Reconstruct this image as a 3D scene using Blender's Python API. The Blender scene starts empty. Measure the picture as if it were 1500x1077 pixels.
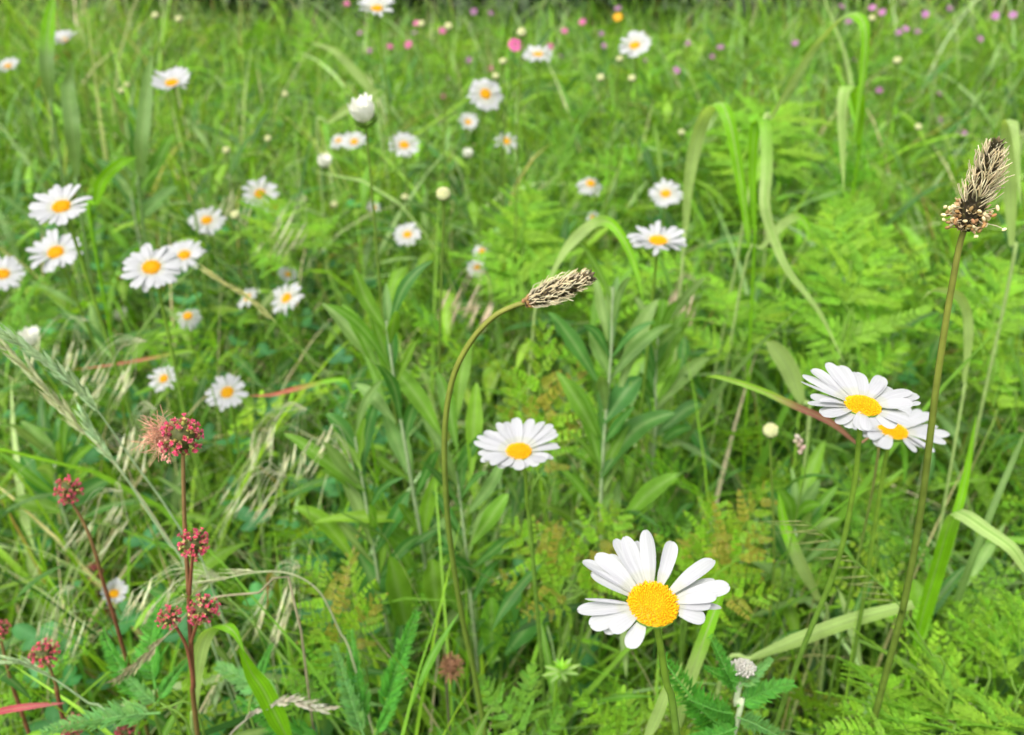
import bpy, math, random
import numpy as np
from mathutils import Matrix, Vector, Euler
R = math.radians
sc = bpy.context.scene
rnd = random.Random(7)
rng = np.random.default_rng(11)

# ------------------------------------------------------------------ camera
H, PITCH, F = 0.78, R(29), 1300.0            # camera height, pitch, focal length in photo pixels (1500 wide)
cam = bpy.data.cameras.new("camera"); camo = bpy.data.objects.new("camera", cam); sc.collection.objects.link(camo)
camo.location = (0, 0, H); camo.rotation_euler = (R(90) - PITCH, 0, 0)
cam.sensor_width = 36; cam.lens = 36 * F / 1500; cam.clip_start = 0.02; cam.clip_end = 500
cam.dof.use_dof = True; cam.dof.focus_distance = 0.335; cam.dof.aperture_fstop = 11.5; cam.dof.aperture_blades = 0
sc.camera = camo
# ------------------------------------------------------------------ sky, sun, exposure
SUN_EL, SUN_AZ = R(58), R(215)                # azimuth measured clockwise from +Y (behind the camera, to its left)
w = bpy.data.worlds.new("World"); sc.world = w; w.use_nodes = True
nt = w.node_tree
sky = nt.nodes.new("ShaderNodeTexSky"); sky.sky_type = 'NISHITA'; sky.sun_disc = False
sky.sun_elevation = SUN_EL; sky.sun_rotation = SUN_AZ; sky.air_density = 1.0; sky.dust_density = 4.0; sky.ozone_density = 0.6
hs = nt.nodes.new("ShaderNodeHueSaturation"); hs.inputs["Saturation"].default_value = 0.25   # thin white overcast
nt.links.new(sky.outputs[0], hs.inputs["Color"]); nt.links.new(hs.outputs[0], nt.nodes["Background"].inputs[0]); nt.nodes["Background"].inputs[1].default_value = 0.15
sl = bpy.data.lights.new("sun", 'SUN'); sl.energy = 1.5; sl.angle = R(26); sl.color = (1, 0.96, 0.88)
so = bpy.data.objects.new("sun", sl); sc.collection.objects.link(so); so.location = (0, 0, 8)
sd = Vector((math.sin(SUN_AZ) * math.cos(SUN_EL), math.cos(SUN_AZ) * math.cos(SUN_EL), math.sin(SUN_EL)))
so.rotation_euler = sd.to_track_quat('Z', 'Y').to_euler()
sc.view_settings.view_transform = 'Standard'; sc.view_settings.look = 'None'
sc.view_settings.exposure = 1.0; sc.view_settings.gamma = 1
sc.render.engine = 'CYCLES'
sc.cycles.max_bounces = 8; sc.cycles.diffuse_bounces = 5; sc.cycles.transmission_bounces = 6; sc.cycles.glossy_bounces = 2
sc.cycles.use_denoising = True
col = sc.collection

# ------------------------------------------------------------------ helpers
FW = np.array((0, math.cos(PITCH), -math.sin(PITCH))); UP = np.array((0, math.sin(PITCH), math.cos(PITCH))); RT = np.array((1., 0, 0))
CAM = np.array((0, 0, H))
def ray(px, py): return FW + (px - 750) / F * RT + (538.5 - py) / F * UP
def at(px, py, Y): d = ray(px, py); return CAM + d * (Y / d[1])
def at_depth(px, py, dep): return CAM + ray(px, py) * dep
def arr(x): return np.asarray(x, float)
def unit(v): v = arr(v); return v / (np.linalg.norm(v, axis=-1, keepdims=True) + 1e-12)

def material(name, rough=0.5, transl=0.35, spec=0.4, var=0.25, scale=90.0, bump=0.0, sheen=0.0, warm=(1.15, 1.05, 0.55)):
    m = bpy.data.materials.new(name); m.use_nodes = True; n = m.node_tree.nodes; l = m.node_tree.links
    bs = n["Principled BSDF"]; out = n["Material Output"]
    at_ = n.new("ShaderNodeAttribute"); at_.attribute_name = "Col"
    tc = n.new("ShaderNodeTexCoord"); nz = n.new("ShaderNodeTexNoise"); nz.inputs["Scale"].default_value = scale; nz.inputs["Detail"].default_value = 4
    l.new(tc.outputs["Object"], nz.inputs["Vector"])
    mr = n.new("ShaderNodeMapRange"); mr.inputs[1].default_value = 0.3; mr.inputs[2].default_value = 0.7
    mr.inputs[3].default_value = 1 - var; mr.inputs[4].default_value = 1 + var
    l.new(nz.outputs[0], mr.inputs[0])
    mx = n.new("ShaderNodeVectorMath"); mx.operation = 'SCALE'; l.new(at_.outputs["Color"], mx.inputs[0]); l.new(mr.outputs[0], mx.inputs["Scale"])
    l.new(mx.outputs[0], bs.inputs["Base Color"]); bs.inputs["Roughness"].default_value = rough
    bs.inputs["Specular IOR Level"].default_value = spec
    if sheen: bs.inputs["Sheen Weight"].default_value = sheen
    if bump:
        bp = n.new("ShaderNodeBump"); bp.inputs["Strength"].default_value = bump; bp.inputs["Distance"].default_value = 0.0006
        l.new(nz.outputs[0], bp.inputs["Height"]); l.new(bp.outputs[0], bs.inputs["Normal"])
    if transl:
        tr = n.new("ShaderNodeBsdfTranslucent"); mm = n.new("ShaderNodeVectorMath"); mm.operation = 'MULTIPLY'; mm.inputs[1].default_value = warm
        l.new(mx.outputs[0], mm.inputs[0]); l.new(mm.outputs[0], tr.inputs[0])
        ms = n.new("ShaderNodeMixShader"); ms.inputs[0].default_value = transl
        l.new(bs.outputs[0], ms.inputs[1]); l.new(tr.outputs[0], ms.inputs[2]); l.new(ms.outputs[0], out.inputs[0])
    return m
M = {
 'leaf': material('leaf', 0.5, 0.45, 0.22, 0.18, 60, 0.25, 0, (1.5, 1.45, 0.6)),
 'grass': material('grass', 0.48, 0.45, 0.25, 0.16, 50, 0.15, 0, (1.5, 1.45, 0.6)),
 'stem': material('stem', 0.55, 0.15, 0.18, 0.18, 140, 0.2, 0, (1.3, 1.2, .6)),
 'petal': material('petal', 0.55, 0.33, 0.25, 0.03, 300, 0.15, 0, (1, 1, 1)),
 'disc': material('disc', 0.6, 0.12, 0.2, 0.08, 500, 0.0, 0, (1.2, 1, 0.5)),
 'dry': material('dry', 0.65, 0.25, 0.2, 0.2, 200, 0.2, 0, (1.1, 1, .8)),
 'floret': material('floret', 0.6, 0.25, 0.2, 0.25, 400, 0.2, 0, (1.2, 1, 1)),
}
class MB:
    """collects vertex/face/colour arrays, builds one mesh"""
    def __init__(s): s.V = []; s.T = []; s.Q = []; s.C = []; s.n = 0
    def add(s, V, Fc, c):
        V = arr(V).reshape(-1, 3); Fc = np.asarray(Fc, int)
        c = arr(c); c = np.broadcast_to(c, V.shape) if c.ndim == 1 else c.reshape(-1, 3)
        (s.T if Fc.shape[1] == 3 else s.Q).append(Fc + s.n); s.V.append(V); s.C.append(c); s.n += len(V); return s
    def merge(s, o, Mx=None, tint=None):
        V, Fs, C = o.data()
        if Mx is not None: V = V @ Mx[:3, :3].T + Mx[:3, 3]
        for i, Fc in enumerate(Fs):
            if len(Fc): (s.T if Fc.shape[1] == 3 else s.Q).append(Fc + s.n)
        s.V.append(V); s.C.append(C if tint is None else C * arr(tint)); s.n += len(V)
    def data(s):
        z = lambda L, k: np.concatenate(L) if L else np.zeros((0, k), int)
        return np.concatenate(s.V), [z(s.T, 3), z(s.Q, 4)], np.concatenate(s.C)
    def mesh(s, name, mat, off=(0, 0, 0), smooth=True):
        V, (T, Q), C = s.data(); V = V - arr(off)
        me = bpy.data.meshes.new(name); me.vertices.add(len(V)); me.vertices.foreach_set("co", V.ravel().astype(np.float32))
        lp = np.concatenate([T.ravel(), Q.ravel()]).astype(np.int32); nf = len(T) + len(Q)
        st = np.concatenate([np.arange(len(T)) * 3, len(T) * 3 + np.arange(len(Q)) * 4]).astype(np.int32)
        me.loops.add(len(lp)); me.loops.foreach_set("vertex_index", lp)
        me.polygons.add(nf); me.polygons.foreach_set("loop_start", st)
        me.polygons.foreach_set("use_smooth", np.full(nf, smooth))
        ca = me.color_attributes.new("Col", 'FLOAT_COLOR', 'POINT')
        ca.data.foreach_set("color", np.concatenate([np.clip(C, 0, 1), np.ones((len(C), 1))], 1).ravel().astype(np.float32))
        me.update(calc_edges=True); me.validate(); me.materials.append(M[mat] if isinstance(mat, str) else mat); return me

def obj(name, data, parent=None, mat4=None):
    o = bpy.data.objects.new(name, data); col.objects.link(o)
    if parent is not None: o.parent = parent
    if mat4 is not None: o.matrix_basis = Matrix(mat4.tolist() if isinstance(mat4, np.ndarray) else mat4)
    return o
def tag(o, label, cat, group=None, kind=None):
    if label: o['label'] = label
    if cat: o['category'] = cat
    if group: o['group'] = group
    if kind: o['kind'] = kind
    return o
def thing(name, loc, label, cat, group=None):
    o = bpy.data.objects.new(name, None); col.objects.link(o); o.empty_display_size = 0.02
    o.location = tuple(float(v) for v in loc); return tag(o, label, cat, group)
def part(name, mb, mat, root, smooth=True):        # mb in world coordinates
    return obj(name, mb.mesh(name, mat, root.location, smooth), root)

def spline(P, n):
    P = arr(P); k = len(P)
    if k == 2: t = np.linspace(0, 1, n)[:, None]; return P[0] * (1 - t) + P[1] * t
    E = np.vstack([2 * P[0] - P[1], P, 2 * P[-1] - P[-2]])
    u = np.linspace(0, k - 1 - 1e-9, n); i = u.astype(int); t = (u - i)[:, None]
    a, b, c, d = E[i], E[i + 1], E[i + 2], E[i + 3]
    return 0.5 * (2 * b + (c - a) * t + (2 * a - 5 * b + 4 * c - d) * t ** 2 + (3 * b - a - 3 * c + d) * t ** 3)
def tangents(P): return unit(np.gradient(P, axis=0))
def gridF(S, A, wrap=False):
    i = np.arange(S - 1)[:, None]; j = np.arange(A if wrap else A - 1)[None, :]; j2 = (j + 1) % A
    return np.stack([i * A + j, i * A + j2, (i + 1) * A + j2, (i + 1) * A + j], -1).reshape(-1, 4)
def tube(mb, P, r, c, n=7, ridge=0.0):
    P = arr(P); S = len(P); T = tangents(P); r = np.broadcast_to(arr(r), (S,))
    ref = np.array((1., .2, .1)) if abs(T[0][0]) < .8 else np.array((0, 1., .2))
    a = np.linspace(0, 2 * math.pi, n, endpoint=False); X = []
    u = unit(ref - T[0] * (ref @ T[0]))
    for k in range(S):
        u = unit(u - T[k] * (u @ T[k])); v = np.cross(T[k], u)
        rr = r[k] * (1 + ridge * np.cos(a * (n // 2)))
        X.append(P[k] + rr[:, None] * (np.cos(a)[:, None] * u + np.sin(a)[:, None] * v))
    c = arr(c)
    if c.ndim == 2: c = np.repeat(c if len(c) == S else np.stack([np.interp(np.linspace(0, 1, S), np.linspace(0, 1, len(c)), c[:, q]) for q in range(3)], 1), n, 0)
    mb.add(np.array(X), gridF(S, n, True), c); return mb
def ribbon(mb, P, wd, c, side=None, fold=0.25, A=3, mid=None, twist=0.0, wave=0.0, veins=0.0):
    """leaf blade along P; wd half widths; side = rough sideways vector; fold lifts the edges; mid = colour of the midrib"""
    P = arr(P); S = len(P); T = tangents(P); wd = np.broadcast_to(arr(wd), (S,))
    if side is None: side = np.cross(T[S // 2], (0, 0, 1.)); side = side if np.linalg.norm(side) > .05 else np.array((1., 0, 0))
    sv = unit(arr(side) - T * (T @ arr(side))[:, None]); N = np.cross(sv, T)
    if twist:
        th = np.linspace(0, twist, S)[:, None]; sv, N = sv * np.cos(th) + N * np.sin(th), N * np.cos(th) - sv * np.sin(th)
    a = np.linspace(-1, 1, A)
    X = P[:, None] + sv[:, None] * (wd[:, None, None] * a[None, :, None]) + N[:, None] * (wd[:, None] * (fold * np.abs(a)[None] ** 1.3))[:, :, None]
    if wave: X += N[:, None] * (np.sin(np.linspace(0, rnd.uniform(9, 16), S) + rnd.random() * 6)[:, None] * wave * wd[:, None] * np.abs(a)[None] * np.sign(a)[None])[:, :, None]
    c = arr(c)
    if c.ndim == 1: c = np.repeat(c[None], S, 0)
    elif len(c) != S: c = np.stack([np.interp(np.linspace(0, 1, S), np.linspace(0, 1, len(c)), c[:, q]) for q in range(3)], 1)
    C = np.repeat(c[:, None], A, 1)
    if veins: C[:, 1::2] *= 1 - veins; C[:, ::4] *= 1 + veins * .6
    if mid is not None: C[:, A // 2] = arr(mid)
    mb.add(X, gridF(S, A), C.reshape(-1, 3)); return mb
def ellipsoid(mb, p, ax, rl, rw, c, n=6, m=4):
    ax = unit(ax); u = unit(np.cross(ax, (0.31, .52, .79))); v = np.cross(ax, u)
    th = np.linspace(0.001, math.pi - .001, m + 1); a = np.linspace(0, 2 * math.pi, n, endpoint=False)
    X = arr(p) - np.cos(th)[:, None, None] * ax * rl + (np.sin(th) * rw)[:, None, None] * (np.cos(a)[None, :, None] * u + np.sin(a)[None, :, None] * v)
    mb.add(X, gridF(m + 1, n, True), c)
def to_ground(prev, last, lim=.07):
    d = unit(arr(last) - arr(prev)); k = last[2] / max(-d[2], .35); o = d[:2] * k * .75; m = np.linalg.norm(o); o = o * min(1, lim / (m + 1e-9)); return np.array((last[0] + o[0], last[1] + o[1], 0.))
def frame(n, xhint=(1, 0, 0)):
    n = unit(n); x = arr(xhint) - n * (arr(xhint) @ n); x = unit(x); y = np.cross(n, x)
    m = np.eye(4); m[:3, 0] = x; m[:3, 1] = y; m[:3, 2] = n; return m
def trans(v): m = np.eye(4); m[:3, 3] = v; return m
def rot(ax, a):
    c, s = math.cos(a), math.sin(a); m = np.eye(4); i, j = {'x': (1, 2), 'y': (2, 0), 'z': (0, 1)}[ax]
    m[i, i] = c; m[i, j] = -s; m[j, i] = s; m[j, j] = c; return m
def scl(x, y, z): return np.diag((x, y, z, 1.))
def jit(c, a=.15, hue=.08):
    f = 1 + rnd.uniform(-a, a); return np.clip(arr(c) * f * (1 + np.array([rnd.uniform(-hue, hue) * 2, rnd.uniform(-hue, hue) * .5, rnd.uniform(-hue, hue) * 2])), 0.003, .95)

G_MID = arr((.125, .275, .026)); G_BRIGHT = arr((.195, .385, .028)); G_DEEP = arr((.042, .13, .022)); G_GREY = arr((.175, .30, .085)); G_YEL = arr((.19, .36, .02))
STRAW = arr((.50, .46, .25)); PALE = arr((.36, .48, .20)); REDDISH = arr((.36, .10, .055)); STEMG = arr((.13, .24, .035)); WHITE = arr((.53, .53, .545)); WOOL = arr((.27, .36, .18))

# ------------------------------------------------------------------ setting: ground
def ground_mat():
    m = bpy.data.materials.new('soil'); m.use_nodes = True; n = m.node_tree.nodes; l = m.node_tree.links; bs = n["Principled BSDF"]
    tc = n.new("ShaderNodeTexCoord"); nz = n.new("ShaderNodeTexNoise"); nz.inputs["Scale"].default_value = 14; nz.inputs["Detail"].default_value = 8
    l.new(tc.outputs["Object"], nz.inputs["Vector"]); cr = n.new("ShaderNodeValToRGB"); l.new(nz.outputs[0], cr.inputs[0])
    e = cr.color_ramp.elements; e[0].position = .35; e[0].color = (.03, .03, .012, 1); e[1].position = .65; e[1].color = (.045, .10, .018, 1)
    l.new(cr.outputs[0], bs.inputs["Base Color"]); bs.inputs["Roughness"].default_value = .95
    bp = n.new("ShaderNodeBump"); bp.inputs["Strength"].default_value = .6; bp.inputs["Distance"].default_value = .02
    l.new(nz.outputs[0], bp.inputs["Height"]); l.new(bp.outputs[0], bs.inputs["Normal"]); return m
g = MB(); xs = np.concatenate([[-200, -60, -20], np.linspace(-8, 8, 41), [20, 60, 200]]); ys = np.concatenate([[-200, -50, -10], np.linspace(-2, 8, 31), [20, 60, 250]])
GX, GY = np.meshgrid(xs, ys); GZ = 0.012 * np.sin(GX * 3.1 + 1) * np.cos(GY * 2.7)
g.add(np.stack([GX, GY, GZ], -1), gridF(len(ys), len(xs)), (.05, .08, .02))
tag(obj('ground', g.mesh('ground', ground_mat())), 'dark soil and low turf under the meadow plants', 'ground', kind='structure')

# ------------------------------------------------------------------ stuff: bulk vegetation
def bulk_blades(mb, base, az, L, lean, curve, wid, c0, c1, S=8, fold=.3, A=3, twist=None):
    N = len(L); t = np.linspace(0, 1, S); th = lean[:, None] + curve[:, None] * t[None] ** 1.6
    ds = L[:, None] / (S - 1); r = np.cumsum(np.sin(th) * ds, 1) - np.sin(th[:, :1]) * ds; z = np.cumsum(np.cos(th) * ds, 1) - np.cos(th[:, :1]) * ds
    dirx, diry = np.sin(az), np.cos(az)
    P = np.stack([base[:, 0, None] + r * dirx[:, None], base[:, 1, None] + r * diry[:, None], base[:, 2, None] + z], -1)
    T = np.stack([np.sin(th) * dirx[:, None], np.sin(th) * diry[:, None], np.cos(th)], -1)
    sv = np.stack([diry, -dirx, np.zeros(N)], -1)[:, None, :] + 0 * T; Nn = np.cross(sv, T)
    tw = (rng.uniform(-1.3, 1.3, N) if twist is None else twist)[:, None] * t[None] + rng.uniform(-.4, .4, N)[:, None]
    sv, Nn = sv * np.cos(tw)[..., None] + Nn * np.sin(tw)[..., None], Nn * np.cos(tw)[..., None] - sv * np.sin(tw)[..., None]
    wp = wid[:, None] * (np.minimum(1, .55 + 1.6 * t) * (1 - t ** 2.4) + .02)[None]
    a = np.linspace(-1, 1, A)
    X = P[:, :, None] + sv[:, :, None] * (wp[:, :, None] * a)[..., None] + Nn[:, :, None] * (wp[:, :, None] * fold * np.abs(a))[..., None]
    Cc = c0[:, None] * (1 - t[None, :, None] ** 2) + c1[:, None] * t[None, :, None] ** 2
    ok = ~blocked(P); X, Cc = X[ok], Cc[ok]; N = len(X)
    Fq = (gridF(S, A)[None] + (np.arange(N) * S * A)[:, None, None]).reshape(-1, 4)
    mb.add(X, Fq, np.repeat(Cc[:, :, None], A, 2).reshape(-1, 3))
def field(n, y0, y1, pw=1.0, k=.66, m=.55):
    y = y0 + (y1 - y0) * rng.random(n) ** pw; x = rng.uniform(-1, 1, n) * (k * y + m); return np.stack([x, y, np.zeros(n)], -1)
def clump(B, amt=.5, cell=.06):                           # pull bases towards tuft centres
    q = np.round(B / cell); h = np.sin(q[:, :1] * 12.9898 + q[:, 1:2] * 78.233) * 43758.5453; h2 = np.sin(q[:, :1] * 39.35 + q[:, 1:2] * 11.135) * 24634.63
    ctr = (q[:, :2] + np.concatenate([h - np.floor(h), h2 - np.floor(h2)], 1) - .5) * cell
    B = B.copy(); B[:, :2] = B[:, :2] * (1 - amt) + ctr * amt; return B, (h - np.floor(h))[:, 0]
def pick(n, cols, probs):
    i = rng.choice(len(cols), n, p=arr(probs) / sum(probs)); c = arr(cols)[i] * rng.uniform(.75, 1.25, (n, 1)) * rng.uniform(.93, 1.07, (n, 3)); return c
GC = [G_MID, G_BRIGHT, G_DEEP, G_GREY, G_YEL, PALE, STRAW]
def blocked(X):
    """X (N, K, 3): which items grow straight across a flower that the meadow leaves in the open"""
    v = X - CAM; dz = v @ FW; dz_ = np.maximum(dz, .01); u = 750 + F * (v @ RT) / dz_; w_ = 538.5 - F * (v @ UP) / dz_; bad = (dz < .13).any(1)
    for px, py, r, dep in KEYS: bad |= ((dz < dep * 1.01) & ((u - px) ** 2 + (w_ - py) ** 2 < (r * 1.05 + 3) ** 2)).any(1)
    return bad
# --- leaf templates (local: base at origin, along +X, face +Z)
def leaflet(mb, p, d, n, L, W, c, lobes=True, tip=None):
    """small lobed leaflet: pointed with two side lobes"""
    d = unit(d); s = unit(np.cross(n, d)); n = np.cross(d, s)
    if lobes: Q = [(0, 0), (.22, .42), (.42, .95), (.5, .42), (.66, .62), (.72, .28), (1, 0)]
    else: Q = [(0, 0), (.3, .8), (.6, .8), (1, 0)]
    k = len(Q); V = [p + d * L * x for x, _ in Q] + [p + d * L * x + s * W * y + n * W * y * .35 for x, y in Q[1:-1]] + [p + d * L * x - s * W * y + n * W * y * .35 for x, y in Q[1:-1]]
    Fc = []
    for sg in (0, 1):
        o = k + sg * (k - 2)
        for i in range(k - 1):
            a, b = i, i + 1; ea = a if i == 0 else o + i - 1; eb = b if i + 1 == k - 1 else o + i
            f = [a, b, eb, ea]; f = f[::-1] if sg == 0 else f
            Fc.append(f if len(set(f)) == 4 else f)
    T = []
    for f in Fc:
        u = list(dict.fromkeys(f))
        if len(u) == 3: T.append(u)
        else: T += [[u[0], u[1], u[2]], [u[0], u[2], u[3]]]
    C = np.repeat(arr(c)[None], len(V), 0)
    if tip is not None:
        C[k - 1] = tip
        if lobes: C[[k + 3, 2 * k + 1]] = arr(tip) * .5 + arr(c) * .5
    mb.add(V, T, C)
def frond(L=.12, npair=9, spread=.36, c=G_BRIGHT, red=None, fine=7, droop=.25, seed=0, coarse=1.0):
    """twice-divided feathery leaf: separate toothed pinnae in pairs, the lowest longest"""
    mb = MB(); r = random.Random(seed); S = 14; t = np.linspace(0, 1, S)
    P = np.stack([L * t * (1 - .06 * t), L * .05 * np.sin(t * 3 + seed), -L * droop * t ** 2], -1)
    tube(mb, P, np.linspace(L * .009, L * .003, S), arr(c) * .9 + .02, 5); us = [.06 + .90 * (i / (npair - 1)) ** .85 for i in range(npair)]
    for i, u in enumerate(us):
        gap = (us[i + 1] - u if i + 1 < npair else u - us[i - 1]) * L; prof = spread * (1 - u) ** .75 + .05
        for s in (1, -1):
            uu = min(1, u + r.uniform(-.015, .015)); p = np.array([np.interp(uu, t, P[:, q]) for q in range(3)])
            pl = L * prof * r.uniform(.8, 1.15); an = R(66 - 28 * u) + r.uniform(-.16, .16)
            d = unit((math.cos(an), s * math.sin(an), .15 + r.uniform(-.25, .25))); nn = unit((r.uniform(-.35, .35), -s * .25 + r.uniform(-.25, .25), 1)); sd_ = unit(np.cross(nn, d))
            cc = jit(c, .16, .07); m = max(3, int(round(fine * min(1, .4 + .7 * prof / spread)))); dr = r.uniform(.08, .32)
            if red is not None and r.random() < .28: cc = cc * .65 + arr(red) * .35
            Pp = np.array([p + d * pl * v + np.array((0, 0, -pl * dr * v * v)) for v in (0, .33, .66, 1)]); tube(mb, Pp, np.linspace(L * .0045, L * .0015, 4), cc, 4)
            for q in range(m):
                v = (q + .6) / (m + .3); pp = p + d * pl * v + np.array((0, 0, -pl * dr * v * v)); ll = min(pl * .36, gap * .66) * (1 - .72 * v) * r.uniform(.85, 1.15) + L * .006
                for s2 in (1, -1):
                    d2 = unit(d * .85 + sd_ * s2 * .8 + nn * .3 * r.uniform(-1, 1)); tp = None if red is None or r.random() < .38 else arr(red) * r.uniform(.6, 1.2)
                    leaflet(mb, pp, d2, nn, ll, max(ll * .30, pl / m * .36) * coarse, cc * r.uniform(.85, 1.15), True, tp)
            leaflet(mb, p + d * pl * .88 + np.array((0, 0, -pl * dr * .8)), d - (0, 0, dr), nn, pl * .2, pl * .06, cc, False, red)
    leaflet(mb, P[-2], P[-1] - P[-2], (0, 0, 1), L * .10, L * .03, c)
    return mb
def yarrow_leaf(L=.09, c=(.06, .19, .03), seed=0, droop=.3, bushy=1.0):
    mb = MB(); r = random.Random(seed); S = 12; t = np.linspace(0, 1, S); P = np.stack([L * t, L * .05 * np.sin(t * 2.5 + seed), -L * droop * t ** 2], -1)
    tube(mb, P, np.linspace(L * .014, L * .005, S), arr(c) * 1.1 + (.03, .04, .02), 5); n = 26
    for i in range(n):
        u = .1 + .9 * i / n; p = np.array([np.interp(u, t, P[:, q]) for q in range(3)]); ln = L * .155 * math.sin(min(1, u * 2.4 + .35) * 1.57) * (1.05 - u * .75)
        for s in (1, -1):
            for k in range(5):
                d = unit((.55 + r.uniform(-.15, .35), s * r.uniform(.45, 1.0), r.uniform(-.2, .6) * bushy)); l2 = ln * r.uniform(.6, 1.15); st = p + d * ln * .15 * k * .5
                pts = np.array([st, st + d * l2 * .55, st + d * l2 + np.array((l2 * .2, 0, l2 * .08))])
                ribbon(mb, pts, (ln * .06, ln * .115, ln * .02), jit(c, .25, .06), side=np.cross(d, (0, 0.2, 1)), fold=.3)
    return mb
def lance(L=.1, W=.012, c=G_MID, bend=.35, mid=None, seed=0, A=5, S=12, blunt=.8):
    mb = MB(); t = np.linspace(0, 1, S); th = .1 - bend * t; P = np.stack([np.cumsum(np.cos(th)) * L / S, 0 * t, np.cumsum(np.sin(th)) * L / S], -1)
    wd = W * np.sin(np.clip(t ** .8 * .93 + .06, 0, 1) * math.pi) ** blunt * (.35 + .65 * np.minimum(1, t * 2.2))
    ribbon(mb, P, wd, c, side=(0, 1, 0), fold=.28, A=A, mid=mid, wave=.14); return mb
def clover():
    mb = MB(); h = .11; P = spline([(0, 0, 0), (.01, .0, h * .5), (.0, .008, h)], 6); tube(mb, P, .0006, STEMG * 1.2, 4)
    for k in range(3):
        a = k * 2.094; d = arr((math.cos(a), math.sin(a), .22)); S = 6; t = np.linspace(0, 1, S); pts = P[-1] + t[:, None] * d * .017
        ribbon(mb, pts, .0075 * np.sin(np.clip(t * .86 + .05, 0, 1) * math.pi) ** .6, arr((.05, .15, .03)), side=np.cross((0, 0, 1), d), fold=.25, mid=(.09, .2, .06))
    return mb
def scatter(mb, tmpl, B, h, az, tilt, sc_, tint):
    V, (T, Q), C = tmpl.data(); N = len(B); ca, sa = np.cos(az), np.sin(az); ct, st = np.cos(tilt), np.sin(tilt)
    x, y, z = V[:, 0], V[:, 1], V[:, 2]; s = sc_[:, None]
    X = (x[None] * ct[:, None] - z[None] * st[:, None]) * s; Z = (x[None] * st[:, None] + z[None] * ct[:, None]) * s; Y = y[None] * s
    W_ = np.stack([B[:, :1] + X * ca[:, None] - Y * sa[:, None], B[:, 1:2] + X * sa[:, None] + Y * ca[:, None], B[:, 2:3] + h[:, None] + Z], -1)
    ok = ~blocked(W_[:, ::3]); W_, tint = W_[ok], tint[ok]; N = len(W_)
    Cc = C[None] * tint[:, None]; off = (np.arange(N) * len(V))[:, None, None]
    mb.V.append(W_.reshape(-1, 3)); mb.C.append(Cc.reshape(-1, 3))
    if len(T): mb.T.append((T[None] + off).reshape(-1, 3) + mb.n)
    if len(Q): mb.Q.append((Q[None] + off).reshape(-1, 4) + mb.n)
    mb.n += N * len(V)
def tints(n): return rng.uniform(.7, 1.3, (n, 1)) * rng.uniform(.9, 1.1, (n, 3))
# ------------------------------------------------------------------ landmarks for labels of small repeats
LM = [((955, 885), "the big front daisy"), ((760, 645), "the single daisy below the bent plantain"), ((1285, 610), "the overlapping pair of daisies"), ((1430, 275), "the tall plantain spike"),
      ((815, 420), "the bent plantain spike"), ((1075, 170), "the pale arching grass leaf"), ((1240, 40), "the tallest arching grass leaf"), ((90, 300), "the wide daisy near the left edge"), ((222, 393), "the wide daisy in the left group"),
      ((252, 120), "the daisy high on the left"), ((550, 12), "the daisy at the top edge"), ((710, 137), "the daisy facing the camera"), ((930, 65), "the far daisy on the right"), ((787, 79), "the far flat daisy at centre"), ((535, 170), "the half closed daisy"),
      ((755, 67), "the brightest pink flower"), ((965, 350), "the flat daisy seen edge on"), ((865, 268), "the daisy facing away"), ((268, 640), "the crimson burnet head"), ((420, 436), "the tilted daisy of the left group"), ((333, 572), "the low daisy above the burnet"), ((597, 343), "the daisy left of the tall bud"), ((650, 286), "the tall cream bud"),
      ((905, 25), "the yellow flower"), ((1484, 22), "the top right corner"), ((592, 212), "the daisy on the upper centre left"), ((1352, 257), "the pink flower left of the plantain"), ((686, 178), "the small back facing daisy")]
USED = set()
def auto_label(what, px, py):
    L = sorted(LM, key=lambda q: math.hypot(q[0][0] - px, q[0][1] - py))
    for (q, nm) in L:
        dx, dy = px - q[0], py - q[1]; d = math.hypot(dx, dy)
        if d < 4: continue
        near = 'close ' if d < 60 else ('' if d < 130 else 'well ')
        a = math.degrees(math.atan2(-dy, dx)) % 360
        w_ = ['right of', 'above and right of', 'above', 'above and left of', 'left of', 'below and left of', 'below', 'below and right of'][int((a + 22.5) // 45) % 8]
        s = f"{what} {near}{w_} {nm}"
        if s not in USED and len(s.split()) <= 16: USED.add(s); return s
    return what

KEYS = []
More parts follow.
